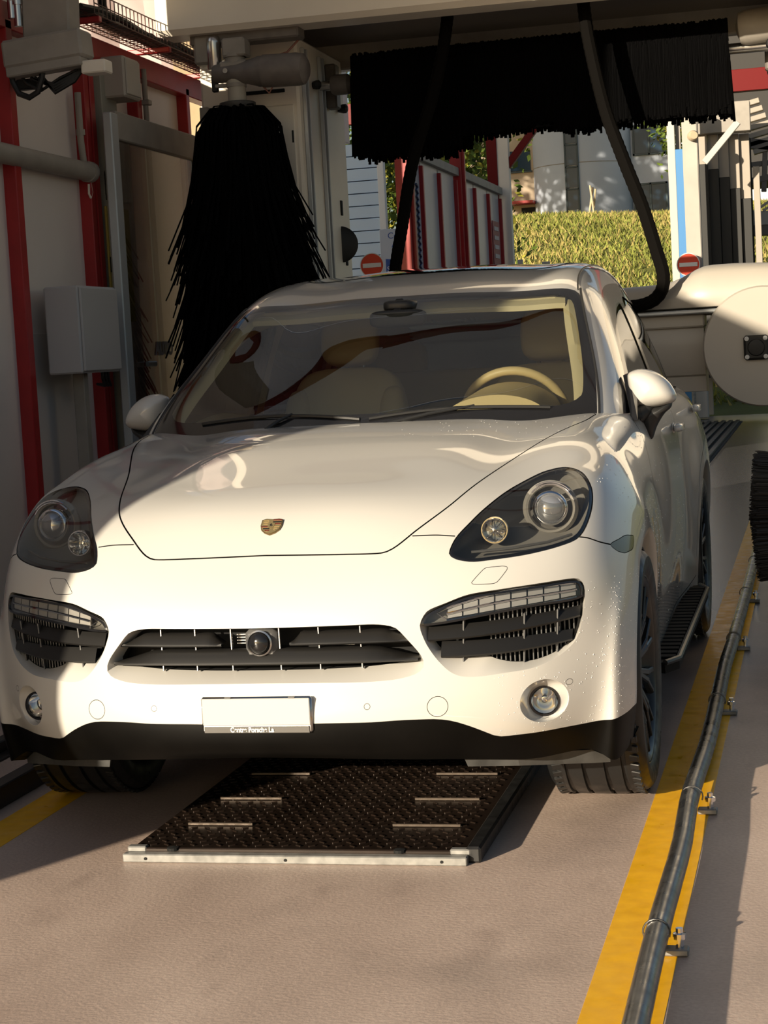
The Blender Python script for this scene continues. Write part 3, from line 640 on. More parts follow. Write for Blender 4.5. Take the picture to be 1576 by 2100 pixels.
# ---- badge and plate
ge = SA.top([(.0, -.695)])[0]; pe = SA.pos([ge[0]], [.0])[0]; ne = SA.nrm([ge[0]], [0.001])[0]; ne[0] = 0
ce = SA.near(np.array([0.0, .900]), [0, 2], ge[0], .001); pe = SA.pos([ce[0]], [0.0])[0]; ne = SA.nrm([ce[0]], [.001])[0]; ne[0] = 0; ne /= np.linalg.norm(ne)
ye = Vector(np.cross(ne, [1, 0, 0])); ye = ye if ye.z > 0 else -ye
ME = M4(Vector(pe)+Vector(ne)*.003, (1, 0, 0), ye)
GOLD = mat('badge_gold', (.62, .47, .22), .25, metal=.8); DKRED = mat('badge_red', (.10, .02, .015), .3)
def sh(pts, name, m, z0, z1, parent):
    t = MB(); t.prism([ME @ Vector((x, y, z0)) for x, y in pts], (ME.to_3x3() @ Vector((0, 0, z1-z0)))); return t.build(name, m, parent)
def shield(s): return [(x*s, y*s) for x, y in ((-.030, .022), (-.018, .026), (0, .024), (.018, .026), (.030, .022), (.0305, .0), (.026, -.016), (.015, -.027), (0, -.034), (-.015, -.027), (-.026, -.016), (-.0305, .0))]
badge = sh(shield(1.0), 'hood_badge', mat('badge_rim', (.25, .18, .09), .25, metal=.8), -.003, .001, car)
sh(shield(.92), 'badge_field', GOLD, .001, .002, badge)
for q in ((-1, -1), (1, 1)):
    for k in range(3):
        y0 = .0045*k*1.6+.003; w = .024 if q[1] > 0 else .024-.006*k
        pts = [(q[0]*.003, q[1]*y0), (q[0]*(.003+w), q[1]*y0), (q[0]*(.003+w), q[1]*(y0+.0042)), (q[0]*.003, q[1]*(y0+.0042))]
        sh(pts if q[0]*q[1] > 0 else pts[::-1], 'badge_stripe', DKRED if k % 2 == 0 else DARKV, .002, .0026, badge)
for q in ((-1, 1), (1, -1)):
    for k in range(3):
        y0 = q[1]*(.004+k*.006); x1 = q[0]*(.024-(.005*k if q[1] < 0 else 0)); sh([(q[0]*.009, y0), (x1, y0+.001*q[1]), (x1, y0+.0022*q[1]), (q[0]*.009, y0+.0014*q[1])], 'badge_antler', mat('badge_line', (.22, .15, .06), .3), .002, .0025, badge)
sh([(x*.34, y*.36) for x, y in shield(1.0)], 'badge_inner_shield', GOLD, .0026, .0032, badge)
sh([(x*.0009-.0005, y*.0009) for x, y in ((-4, -6), (-2, -1), (-5, 3), (-2, 4), (0, 7), (2, 5), (1, 2), (5, 0), (6, -4), (4, -2), (2, -2), (3, -7), (1, -4), (-1, -3))], 'badge_horse', DARKV, .0032, .0037, badge)
# plate: on the bumper just above the skirt
yp = -.912
plate = thing('number_plate', None, None); plate.parent = car
t = MB(); t.box((0, yp+.006, .426), (.306, .014, .096), ch=.006); t.build('plate_frame', SATIN, plate, smooth=True)
t = MB(); t.box((0, yp-.0025, .4345), (.296, .004, .072), ch=.002); t.build('plate_face', mat('plate_white', (.44, .435, .42), .4), plate)
t = MB(); t.box((0, yp-.0025, .387), (.290, .004, .017), ch=.001); t.build('plate_strip', mat('strip_grey', (.09, .085, .078), .4), plate)
text_obj('plate_lettering', 'Centre Porsche La', .0185, mat('letter_white', (.75, .74, .7), .5), plate, M4((-.012, yp-.0055, .387), (1, 0, 0), (0, 0, 1)), .0008, bold=.0006, sx=.85)
for x in (-.075, .10):
    t = MB(); t.box((x, yp-.003, .473), (.018, .005, .005)); t.build('frame_clip', GREYP, plate)
# ---- skirt underside and flaps
rows = []
for k in range(21):
    v = SA.V*.0+k/20*SA.tvh[7]; p = SA.pos([0], [v])[0]; rows.append([p, p+np.array([-.01*p[0], .06, -.012]), p+np.array([-.05*p[0], .30, -.005])])
cols = list(map(list, zip(*rows)))
mb = MB()
for sgn in (1, -1): mb.grid([[np.array(p)*[sgn, 1, 1] for p in r] for r in cols])
mb.build('skirt_underside', SKIRTM, skirt)
def flap(side, f):
    Q0 = [(.505, -.70, .270), (.64, -.64, .266), (.75, -.55, .256), (.83, -.50, .252), (.873, -.47, .250)]
    rows = [f(Q0), f([(x+.03*(.87-x), y+.012, z-.035-.06*(x-.5)) for x, y, z in Q0]), f([(x+.03*(.87-x), y+.020, z-.035-.06*(x-.5)) for x, y, z in Q0]), f([(x, y+.010, z) for x, y, z in Q0])]
    mb = MB(); mb.grid([np.array(r) for r in rows]+[np.array(rows[0])]); mb.build('air_flap', mat('flap_grey', (.065, .065, .063), .5, var=.4, vscale=14), car)
both(flap)
t = MB(); t.box((0, 1.6, .27), (1.5, 4.2, .05)); t.box((0, -.2, .30), (1.0, .9, .08)); t.build('underbody', DARKV, car)
for sx in (-1, 1):      # lower arms seen between wheel and floor
    t = MB(); t.bar((sx*.35, .05, .30), (sx*.70, .0, .27), .05, .04); t.build('control_arm', DARKV, car)

# ------------------------------------------------------------------ cabin shell
def superq(mb, c, d, e1=.35, e2=.35, R=None, nu=28, nv=16):
    """rounded block: super-ellipsoid, half sizes d"""
    def pw(x, e): return math.copysign(abs(x)**e, x)
    rows = []
    for i in range(nv+1):
        a = -pi/2+pi*i/nv; r = []
        for k in range(nu+1):
            b = 2*pi*k/nu; p = Vector((d[0]*pw(cos(a), e1)*pw(cos(b), e2), d[1]*pw(cos(a), e1)*pw(sin(b), e2), d[2]*pw(sin(a), e1)))
            if R is not None: p = R @ p
            r.append(p+Vector(c))
        rows.append(r)
    return mb.grid(rows)
tu, tv = SB.tu, SB.tvh
def uvr(pts): return np.array(pts, float)
ws = cr(uvr([(tu[1]-.10, tv[3]*.5), (tu[1]-.10, tv[3]*.9), (tu[1]-.07, tv[3]-.012), (tu[1]+.05, tv[3]-.006), (tu[2], tv[3]), (tu[3]-.10, tv[3]), (tu[3]-.03, tv[3]-.008), (tu[3], tv[3]-.05), (tu[3], tv[3]*.6), (tu[3], 0)]), 60, False)
L_ws = np.concatenate([[[tu[1]-.10, -.03]], ws, [[tu[3], -.03]]])
wi = cr(uvr([(tu[1]+.035, tv[3]*.5), (tu[1]+.035, tv[3]*.8), (tu[1]+.05, tv[3]-.085), (tu[1]+.10, tv[3]-.052), (tu[2], tv[3]-.038), (tu[3]-.14, tv[3]-.036), (tu[3]-.075, tv[3]-.06), (tu[3]-.05, tv[3]-.12), (tu[3]-.048, tv[3]*.6), (tu[3]-.045, 0)]), 60, False)
L_wi = np.concatenate([[[tu[1]+.035, -.03]], wi, [[tu[3]-.045, -.03]]])
sr = cr(SB.top([(.0, 1.575), (.25, 1.58), (.44, 1.60), (.50, 1.66), (.515, 1.75), (.515, 2.1), (.50, 2.62), (.45, 2.68), (.0, 2.70)]), 50, False)
L_sr = np.concatenate([[[sr[0][0], -.03]], sr, [[sr[-1][0], -.03]]])
W1 = cr(SB.side([(.99, 1.150), (1.10, 1.250), (1.26, 1.345), (1.43, 1.425), (1.60, 1.472), (1.76, 1.495), (1.85, 1.50), (1.865, 1.48), (1.88, 1.145), (1.86, 1.13), (1.05, 1.13)]), 60)
W2 = cr(SB.side([(1.98, 1.505), (2.3, 1.51), (2.58, 1.495), (2.69, 1.47), (2.73, 1.43), (2.81, 1.20), (2.81, 1.145), (2.79, 1.13), (2.0, 1.13), (1.98, 1.145)]), 60)
W3 = cr(SB.side([(2.83, 1.47), (2.98, 1.41), (3.08, 1.32), (3.13, 1.20), (3.12, 1.13), (2.92, 1.12), (2.89, 1.15)]), 40)
uB = np.unique(np.concatenate([np.arange(0, SB.U, .035), [SB.U]])); vB = np.unique(np.concatenate([np.arange(0, SB.V, .03), [SB.V]]))
v4 = tv[4]
L_belt = uvr([(0, v4+.004), (SB.U*.33, v4+.004), (SB.U, v4+.004), (SB.U, SB.V+.02), (0, SB.V+.02)])
L_bl = np.array([(u, v4+.004) for u in np.linspace(-.01, SB.U+.01, 80)]); L_belt = np.concatenate([L_bl, [[SB.U+.01, SB.V+.02], [-.01, SB.V+.02]]])
kb = Skin(SB, [L_ws, L_wi, L_sr, W1, W2, W3, L_belt], uB, vB)
n_ws = kb.inside(L_ws); n_wi = kb.inside(L_wi); n_sr = kb.inside(L_sr); n_w = [kb.inside(w) for w in (W1, W2, W3)]; n_b = kb.inside(L_belt); n_any = n_w[0] | n_w[1] | n_w[2]
n_rear = (kb.cP[:, 1] > 3.35) & (kb.cP[:, 2] > 1.1) & (kb.cP[:, 2] < 1.52) & (kb.cP[:, 0] < .5)
roof = kb.take(~n_ws & ~n_sr & ~n_b & ~n_rear, 'roof', PAINT, car)
kb.take(n_rear, 'rear_window', SDG, car)
wind = kb.take(n_wi, 'windshield', WSG, car)
kb.take(n_ws & ~n_wi, 'windshield_border', BLACKG, wind)
kb.take(n_sr, 'sunroof', mat('sunroof_glass', (.006, .006, .007), .06, coat=1), roof, off=.002)
for side in ('left', 'right'):
    kb.take(n_b & ~n_any, 'window_trim', BLACKG, car, side)
    for w in n_w: kb.take(w, 'side_window', SDG, car, side, off=-.004)
kb.take(~n_ws & ~n_any & ~n_rear & (kb.cP[:, 1] > .55), 'headliner', CREAM, car, off=-.022)
# seam strips along the roof
both(lambda side, f: MB().tube([tuple(f(p)) for p in SB.pos(np.linspace(tu[3], tu[8], 40), np.full(40, tv[3]*.985))], .0035, 6).build('roof_seam', BLACKP, roof, smooth=True))
# black edge strip along the windscreen pillar
both(lambda side, f: MB().tube([tuple(f(p)) for p in SB.pos(np.linspace(tu[1]-.05, tu[3]+.02, 40), np.full(40, tv[3]+.002))], .005, 6).build('pillar_strip', BLACKP, wind, smooth=True))
def ptrim(side, f):
    us_ = np.linspace(tu[1]+.02, tu[3]-.02, 30); rows = []
    for dv, of_ in ((.0, -.03), (-.045, -.034), (-.068, -.05)):
        rows.append(f(SB.pos(us_, np.full(30, tv[3]+dv))+SB.nrm(us_, np.full(30, tv[3]+dv))*of_))
    MB().grid(rows).build('pillar_trim', CREAM, car, smooth=True)
both(ptrim)
us_ = np.linspace(0, tv[3]-.06, 16)
rows = [[tuple(p) for p in (SB.pos(np.full(16, tu[3]+du), us_)+SB.nrm(np.full(16, tu[3]+du), us_)*o_)] for du, o_ in ((-.01, -.025), (-.058, -.033), (-.066, -.05))]
t = MB(); t.grid(rows); t.grid([[(-a, b, c) for a, b, c in r] for r in rows]); t.build('header_trim', CREAM, car, smooth=True)
# ---- wipers
def wpos(x, y, off): u = SB.top([(abs(x), y)])[0]; p = SB.pos([u[0]], [u[1]])[0]; n = SB.nrm([u[0]], [u[1]])[0]; p = p+n*off; return (math.copysign(p[0], x), p[1], p[2])
for a, b, pv in (((-.56, .430), (.02, .306), (-.30, .30)), ((.05, .306), (.62, .455), (.10, .27))):
    pts = [wpos(a[0]+(b[0]-a[0])*k/12, a[1]+(b[1]-a[1])*k/12, .003) for k in range(13)]
    t = MB(); t.tube(pts, .006, 6); o = t.build('wiper', BLACKP, car, smooth=True)
    mid = pts[7]; t = MB(); t.tube([(pv[0], pv[1], 1.125), ((pv[0]+mid[0])/2, (pv[1]+mid[1])/2, (1.125+mid[2])/2+.008), (mid[0], mid[1], mid[2]+.006)], [.008, .006, .004], 8); t.build('wiper_arm', BLACKP, o, smooth=True)
t = MB(); t.grid([[(x, .26+.22*(x/.77)**2, 1.118-.01*(x/.77)**2) for x in np.linspace(-.74, .74, 25)], [(x, .36+.22*(x/.77)**2, 1.138-.01*(x/.77)**2) for x in np.linspace(-.74, .74, 25)]]); t.build('cowl_panel', BLACKP, car)
# ---- mirrors
CAPO = [(.835, 1.236), (.862, 1.252), (.90, 1.252), (.94, 1.236), (.975, 1.205), (.996, 1.168), (.998, 1.148), (.985, 1.134), (.95, 1.124), (.90, 1.120), (.862, 1.128), (.843, 1.165)]
def dome(out2, y0, d, f, cx=None, e=1.0, n=44, steps=8, back=True):
    O = cr(out2, n); c = O.mean(0) if cx is None else np.array(cx); rows = []
    for k in range(steps+1):
        s_ = sin(k/steps*pi/2); q = max(.0004, cos(k/steps*pi/2))**e; R = c+(O-c)*q
        rows.append(f([(p[0], y0-d*s_, p[1]) for p in np.vstack([R, R[:1]])]))
    if back: rows.insert(0, f([(p[0], y0+.035, p[1]) for p in np.vstack([c+(O-c)*.93, (c+(O-c)*.93)[:1]])])); rows.insert(0, f([(c[0]+.001*p[0], y0+.035, c[1]+.001*p[1]) for p in np.vstack([O, O[:1]])]))
    mb = MB(); mb.grid(rows); return mb
def mirror(side, f):
    m = dome(CAPO, .86, .085, f, cx=(.915, 1.185), e=.8).build('door_mirror', PAINT, car, smooth=True, angle=60)
    LOW = [(.845, 1.128), (.90, 1.122), (.95, 1.126), (.982, 1.137), (.978, 1.118), (.955, 1.098), (.93, 1.060), (.912, 1.015), (.903, 1.010), (.885, 1.04), (.868, 1.075), (.85, 1.10)]
    dome(LOW, .862, .05, f, cx=(.905, 1.09), e=.7).build('mirror_base', BLACKP, m, smooth=True, angle=60)
    tri = [(.845, .70, 1.10), (.85, .80, 1.10), (.838, .93, 1.24), (.80, .86, 1.25)]
    mb = MB(); mb.prism([f(p) for p in ((.862, .66, 1.085), (.872, .86, 1.085), (.835, .98, 1.245), (.815, .90, 1.235))], f((.02, -.004, .004))); mb.build('mirror_sail', BLACKG, m)
    mb = MB(); mb.tube([f(p) for p in ((.86, .80, 1.09), (.885, .82, 1.11), (.90, .86, 1.12))], [.03, .028, .03], 10); mb.build('mirror_stem', BLACKP, m, smooth=True)
    G = dome([(x*.9+.09, z*.9+.118) for x, z in CAPO], .899, -.001, f, back=False).build('mirror_glass', CHROME, m)
both(mirror)
# ---- door handles
def handle(side, f):
    for k, (y, z) in enumerate(((1.80, 1.0), (2.78, 1.03))):
        u = SA.side([(y, z)])[0]; p = SA.pos([u[0]], [u[1]])[0]; n = SA.nrm([u[0]], [u[1]])[0]
        mb = MB(); superq(mb, (0, 0, 0), (.019, .105, .017), .6, .7)
        q = p+n*.024; mb.v = [tuple(f((a+q[0], b+q[1], c+q[2]))) for a, b, c in mb.v]
        o = mb.build('door_handle', PAINT, doors[side, k], smooth=True, angle=80)
        mb = MB(); superq(mb, (0, 0, 0), (.004, .06, .022), .8, .8); q = p+n*.001; mb.v = [tuple(f((a+q[0], b+q[1], c+q[2]))) for a, b, c in mb.v]; mb.build('handle_recess', mat('recess_shade', (.55, .54, .52), .4), doors[side, k], smooth=True)
both(handle)
# ---- running boards
def board(side, f):
    mb = MB(); mb.prism([f(p) for p in ((.90, .50, .305), (.955, .46, .305), (.995, .55, .305), (.995, 2.20, .305), (.955, 2.34, .305), (.90, 2.30, .305))], (0, 0, -.035)); o = mb.build('running_board', mat('step_black', (.006, .006, .006), .7, spec=.15), car)
    mb = MB(); mb.tube([f(p) for p in ((.955, .465, .305), (.994, .55, .306), (.994, 1.4, .306), (.994, 2.20, .306), (.955, 2.335, .305))], .010, 8); mb.build('board_edge', mat('step_edge', (.022, .022, .022), .4), o, smooth=True)
    for k in range(22):
        y = .56+k*.078; mb = MB(); mb.box(f((.945, y, .309)), (.075, .05, .008)); mb.build('step_pad', mat('step_rubber', (.006, .006, .006), .75, spec=.15), o)
both(board)
# ---- wheels
def make_wheel(side, y, name='wheel'):
    s_ = 1 if side == 'left' else -1
    w = thing(name, None, None); w.parent = car; w.location = (s_*.808, y, .37)
    hw = .147; R = .37
    prof = [(.272, -.125), (.285, -.138), (.315, -.1475), (.338, -.146), (.352, -.136), (.3585, -.124), (.364, -.108)]
    for gx in (-.082, -.032, .032, .082):
        prof += [(R-.002 if abs(gx) > .05 else R, gx-.0075), (R-.010, gx-.0055), (R-.010, gx+.0055), (R-.002 if abs(gx) > .05 else R, gx+.0075)]
    prof += [(.364, .108), (.3585, .124), (.352, .136), (.338, .146), (.315, .1475), (.285, .138), (.272, .125)]
    t = MB(); t.lathe(prof, (0, 0, 0), (s_, 0, 0), 72, closed=True); t.build('tyre', RUBBER, w, smooth=True, angle=30)
    t = MB(); n = 64
    for k in range(n):
        a = 2*pi*k/n
        for sd in (-1, 1):
            c, s2 = cos(a), sin(a); rr = .3625
            Rm_ = Matrix(((1, 0, 0), (0, c, -s2), (0, s2, c)))
            Tl = Matrix(((cos(.22*sd), 0, sin(.22*sd)), (0, 1, 0), (-sin(.22*sd), 0, cos(.22*sd))))
            t.box((sd*.110, rr*-s2*-1 if False else -s2*rr, c*rr), (.036, .024, .010), Rm_ @ Tl.transposed(), ch=.002)
    o = t.build('tread_block', RUBBER, w); o['kind'] = 'stuff'
    t = MB(); t.lathe([(.268, -.12), (.277, -.128), (.277, -.118), (.262, -.10), (.250, .06), (.262, .112), (.281, .122), (.283, .130), (.276, .134), (.266, .128), (.256, .112), (.244, .06), (.252, -.10)], (0, 0, 0), (s_, 0, 0), 64, closed=True); t.build('rim', RIMM, w, smooth=True, angle=35)
    t = MB(); t.lathe([(.2815, .1295), (.2835, .132), (.281, .1345), (.278, .1345)], (0, 0, 0), (s_, 0, 0), 64, cap=False); t.build('rim_lip', SATIN, w, smooth=True)
    t = MB(); t.lathe([(0, .06), (.075, .06), (.075, .085), (.05, .098), (.034, .102), (.032, .108), (0, .110)], (0, 0, 0), (s_, 0, 0), 32); hub = t.build('hub', RIMM, w, smooth=True, angle=35)
    for k in range(5):
        a = 2*pi*k/5+.3; t = MB(); t.lathe([(.009, .088), (.009, .104), (0, .106)], (0, -sin(a)*.056, cos(a)*.056), (s_, 0, 0), 8); t.build('wheel_bolt', SATIN, w)
    for k in range(10):
        a = 2*pi*k/10
        for da in (-.13, .13):
            p0 = Vector((s_*.088, -sin(a+da*.25)*.06, cos(a+da*.25)*.06)); p1 = Vector((s_*.112, -sin(a+da*.6)*.17, cos(a+da*.6)*.17)); p2 = Vector((s_*.118, -sin(a+da)*.262, cos(a+da)*.262))
            t = MB(); rad = Vector((0, -sin(a), cos(a))); t.bar(p0, p1, .020, .026, up=(s_, 0, 0)); t.bar(p1-(p1-p0)*.04, p2, .018, .022, up=(s_, 0, 0)); t.build('spoke', RIMM, w)
    t = MB(); t.lathe([(.19, -.02), (.19, .01), (.06, .01), (.06, -.02)], (0, 0, 0), (s_, 0, 0), 40, closed=True); t.build('brake_disc', GREYP, w, smooth=True, angle=40)
    t = MB(); t.box((s_*.0, .15, .05), (.07, .09, .16), ch=.01); t.build('brake_caliper', mat('caliper', (.30, .30, .30), .35, metal=.6), w)
    return w
for sd in ('left', 'right'):
    for y in (0, 2.895): make_wheel(sd, y)
# ---- interior
t = MB(); rows = []
for k in range(31):
    x = -.74+1.48*k/30; fwd = .30+.24*(x/.77)**2
    rows.append([(x, fwd+.03, 1.085), (x, fwd+.22, 1.10+.01*cos(x*2)), (x, .85, 1.105), (x, .98, 1.085), (x, 1.03, 1.03), (x, 1.02, .80)])
t.grid(rows); dash = t.build('dashboard', DASHM, car, smooth=True, angle=60)
t = MB(); rows = []
for k in range(21):
    s_ = k/20; y = .66+.34*s_; rows.append([(.40+.19*cos(a), y, 1.10+(.095+.035*s_)*sin(a)) for a in np.linspace(pi, 0, 24)])
t.grid(rows); t.add([r for r in rows[0]], [tuple(range(24))]); t.build('instrument_hood', TAN, dash, smooth=True, angle=50)
t = MB(); t.tube([(.40+.11*cos(a), .70+.0*a, 1.115+.055*sin(a)) for a in np.linspace(pi-.2, .2, 20)], .004, 6); t.build('hood_seam', mat('tan_dark', (.35, .25, .11), .5), dash, smooth=True)
sw = thing('steering_wheel', None, None); sw.parent = car
cs = Vector((.405, 1.09, 1.10)); nn = Vector((0, .90, .43)).normalized(); xr = Vector((1, 0, 0)); yr2 = nn.cross(xr)*-1
if yr2.z < 0: yr2 = -yr2
ringp = [cs+xr*cos(a)*.187+yr2*sin(a)*.187 for a in np.linspace(0, 2*pi, 49)]
t = MB(); t.tube(ringp, .0165, 10, cap=False); t.build('wheel_rim', TAN, sw, smooth=True, angle=80)
t = MB(); superq(t, cs-nn*.01, (.075, .03, .065), .6, .6); t.build('airbag_pad', TAN, sw, smooth=True, angle=80)
for a in (pi*.97, pi*.03, pi*1.5):
    t = MB(); t.bar(cs+(xr*cos(a)+yr2*sin(a))*.05, cs+(xr*cos(a)+yr2*sin(a))*.18, .035, .02, up=nn); t.build('wheel_spoke', TAN, sw)
def seat(x, name, zoff=0.0, y=1.62):
    s_ = thing(name, None, None); s_.parent = car
    tilt = Matrix.Rotation(radians(-16), 3, 'X')
    t = MB(); superq(t, (x, y+.02, .98+zoff), (.235, .085, .33), .45, .55, tilt); t.build('backrest', CREAM, s_, smooth=True, angle=80)
    for sx in (-1, 1):
        t = MB(); superq(t, (x+sx*.195, y-.035, .96+zoff), (.06, .075, .27), .6, .7, tilt); t.build('side_bolster', CREAM, s_, smooth=True, angle=80)
    t = MB(); superq(t, (x, y+.13, 1.415+zoff), (.118, .055, .105), .55, .6, tilt); t.build('headrest', CREAM, s_, smooth=True, angle=80)
    for sx in (-1, 1):
        t = MB(); t.tube([(x+sx*.05, y+.09, 1.25+zoff), (x+sx*.05, y+.12, 1.34+zoff)], .007, 8); t.build('headrest_post', CHROME, s_, smooth=True)
    t = MB(); superq(t, (x, y-.28, .66), (.25, .28, .10), .5, .5); t.build('cushion', CREAM, s_, smooth=True, angle=80)
seat(-.365, 'front_seat', .0); seat(.45, 'front_seat', -.02)
rs = thing('rear_bench', None, None); rs.parent = car
t = MB(); superq(t, (0, 2.62, .95), (.64, .09, .32), .35, .3, Matrix.Rotation(radians(-18), 3, 'X')); t.build('backrest', CREAM, rs, smooth=True, angle=80)
t = MB(); superq(t, (0, 2.35, .66), (.64, .28, .10), .4, .4); t.build('cushion', CREAM, rs, smooth=True, angle=80)
for x in (-.38, .38):
    t = MB(); superq(t, (x, 2.74, 1.32), (.12, .05, .085), .55, .6); t.build('headrest', CREAM, rs, smooth=True, angle=80)
t = MB(); t.box((0, 1.75, .44), (1.5, 2.6, .04)); t.build('cabin_floor', mat('carpet_dark', (.03, .026, .02), .9), car)
t = MB(); t.box((0, 3.25, .93), (1.3, .8, .03)); t.build('parcel_shelf', mat('carpet_dark', (.03, .026, .02), .9), car)
def dcard(side, f):
    t = MB(); t.grid([f([(.80, y, 1.09) for y in (.75, 1.2, 1.9, 2.8)]), f([(.78, y, .98) for y in (.75, 1.2, 1.9, 2.8)]), f([(.79, y, .5) for y in (.75, 1.2, 1.9, 2.8)])]); t.build('door_card', CREAM, car)
both(dcard)
t = MB(); superq(t, (0, 1.035, 1.478), (.105, .022, .032), .5, .5); rv = t.build('rearview_mirror', BLACKP, car, smooth=True, angle=80)
t = MB(); t.bar((0, 1.03, 1.50), (0, 1.08, 1.545), .03, .02); t.build('mirror_stalk', BLACKP, rv)
t = MB(); superq(t, (0, 1.10, 1.525), (.06, .07, .02), .5, .5); t.build('sensor_box', BLACKP, rv, smooth=True)
for x in (-.36, .36):
    t = MB(); t.box((x, 1.26, 1.545), (.40, .15, .018), Matrix.Rotation(radians(20), 3, 'X'), ch=.008); t.build('sun_visor', CREAM, car)
t = MB(); t.tube([(.16, 1.2, 1.535), (.55, 1.22, 1.525)], .006, 8); t.build('visor_rod', CHROME, car)
# rear lamps
def tail(side, f):
    P = [(.60, 3.93, .96), (.72, 3.88, .95), (.84, 3.74, .99), (.80, 3.78, 1.06), (.62, 3.89, 1.05)]
    t = MB(); t.prism([f(p) for p in P], f((.0, .03, 0))); t.build('tail_light', mat('tail_red', (.25, .01, .01), .15, coat=1), car)
both(tail)

# ---- water drops left on the paint
rd = random.Random(9); V = []; F = []
def drop(p, n, r):
    n = Vector(n).normalized(); a = n.orthogonal().normalized(); b = n.cross(a); i = len(V); m = 7
    for rr, hh in ((1, 0), (.85, .35), (.45, .62)):
        for k in range(m): V.append(Vector(p)+(a*cos(2*pi*k/m)+b*sin(2*pi*k/m))*r*rr+n*r*hh)
    V.append(Vector(p)+n*r*.7)
    for q in range(2):
        for k in range(m): k2 = (k+1) % m; F.append((i+q*m+k, i+q*m+k2, i+(q+1)*m+k2, i+(q+1)*m+k))
    for k in range(m): F.append((i+2*m+k, i+2*m+(k+1) % m, i+3*m))
okb = np.where(base & m_bump & ~m_hood_o & ~m_skirt & (X > .62) & (Z < .72))[0]; oks = np.where(base & ~m_bump & m_bm & (Y > -.3) & (X > .85))[0]; okh = np.where(m_hood & (Y > 0) & (X > .2))[0]
for idx, n_, r0 in ((okb, 420, .0014), (oks, 320, .0016), (okh, 60, .0012)):
    for k in range(n_):
        q = int(idx[rd.randrange(len(idx))]); w = [rd.random() for _ in range(3)]; sw_ = sum(w); p = sum(sk_.P[sk_.F[q][j]]*w[j]/sw_ for j in range(3)); drop(p, sk_.N[sk_.F[q][0]], r0*rd.uniform(.5, 1.2))
o = mesh_obj('water_droplet', V, F, mat('water', (.75, .74, .70), .05, coat=1, spec=1.0), car, smooth=True); o['kind'] = 'stuff'

# ------------------------------------------------------------------ setting materials
def floor_mat():
    m = bpy.data.materials.new('wet_concrete'); m.use_nodes = True; nt = m.node_tree; b = nt.nodes['Principled BSDF']; N = nt.nodes.new; L = nt.links.new
    tc = N('ShaderNodeTexCoord'); mp = N('ShaderNodeMapping'); mp.inputs['Scale'].default_value = (1, .45, 1); L(tc.outputs['Object'], mp.inputs[0])
    n1 = N('ShaderNodeTexNoise'); n1.inputs['Scale'].default_value = 2.2; n1.inputs['Detail'].default_value = 8; n1.inputs['Roughness'].default_value = .6; L(mp.outputs[0], n1.inputs['Vector'])
    r1 = N('ShaderNodeValToRGB'); e = r1.color_ramp.elements; e[0].position = .3; e[0].color = (.45, .335, .272, 1); e[1].position = .7; e[1].color = (.62, .48, .395, 1); L(n1.outputs['Fac'], r1.inputs[0])
    # dark wet blotches in front of the plate and along the rail
    n2 = N('ShaderNodeTexNoise'); n2.inputs['Scale'].default_value = 5.5; n2.inputs['Detail'].default_value = 5; L(mp.outputs[0], n2.inputs['Vector'])
    r2 = N('ShaderNodeValToRGB'); e = r2.color_ramp.elements; e[0].position = .60; e[0].color = (1, 1, 1, 1); e[1].position = .72; e[1].color = (.72, .70, .70, 1); L(n2.outputs['Fac'], r2.inputs[0])
    mx = N('ShaderNodeMix'); mx.data_type = 'RGBA'; mx.blend_type = 'MULTIPLY'; mx.inputs[0].default_value = .6; L(r1.outputs[0], mx.inputs[6]); L(r2.outputs[0], mx.inputs[7])
    n3 = N('ShaderNodeTexNoise'); n3.inputs['Scale'].default_value = 90; n3.inputs['Detail'].default_value = 4; L(tc.outputs['Object'], n3.inputs['Vector'])
    mx2 = N('ShaderNodeMix'); mx2.data_type = 'RGBA'; mx2.blend_type = 'OVERLAY'; mx2.inputs[0].default_value = .25; L(mx.outputs[2], mx2.inputs[6]); L(n3.outputs['Fac'], mx2.inputs[7])
    # wet floor, its shade and dim reflections put into the colour, grows with distance into the bay (position along the bay, x>0.3)
    sx = N('ShaderNodeSeparateXYZ'); L(tc.outputs['Object'], sx.inputs[0])
    w1 = N('ShaderNodeMapRange'); w1.inputs[1].default_value = 1.0; w1.inputs[2].default_value = 4.5; L(sx.outputs['Y'], w1.inputs[0])
    n4 = N('ShaderNodeTexNoise'); n4.inputs['Scale'].default_value = 1.6; n4.inputs['Detail'].default_value = 5; L(tc.outputs['Object'], n4.inputs['Vector'])
    ad = N('ShaderNodeMath'); ad.operation = 'ADD'; L(n4.outputs['Fac'], ad.inputs[0]); L(w1.outputs[0], ad.inputs[1])
    wet = N('ShaderNodeMapRange'); wet.inputs[1].default_value = .55; wet.inputs[2].default_value = 1.25; wet.inputs[3].default_value = 0; wet.inputs[4].default_value = 1; L(ad.outputs[0], wet.inputs[0])
    mx3 = N('ShaderNodeMix'); mx3.data_type = 'RGBA'; L(wet.outputs[0], mx3.inputs[0]); L(mx2.outputs[2], mx3.inputs[6]); mx3.inputs[7].default_value = (.052, .050, .054, 1)
    L(mx3.outputs[2], b.inputs['Base Color'])
    rr = N('ShaderNodeMapRange'); rr.inputs[3].default_value = .46; rr.inputs[4].default_value = .24; L(wet.outputs[0], rr.inputs[0]); L(rr.outputs[0], b.inputs['Roughness'])
    bp = N('ShaderNodeBump'); bp.inputs['Strength'].default_value = .12; bp.inputs['Distance'].default_value = .01; L(n3.outputs['Fac'], bp.inputs['Height']); L(bp.outputs[0], b.inputs['Normal'])
    return m
CONC = floor_mat()
YEL = mat('yellow_paint', (1.0, .50, .006), .42, var=.14, vscale=22, rvar=.15)
STEEL = mat('worn_steel', (.20, .20, .20), .30, metal=.9, var=.3, vscale=18, rvar=.1)
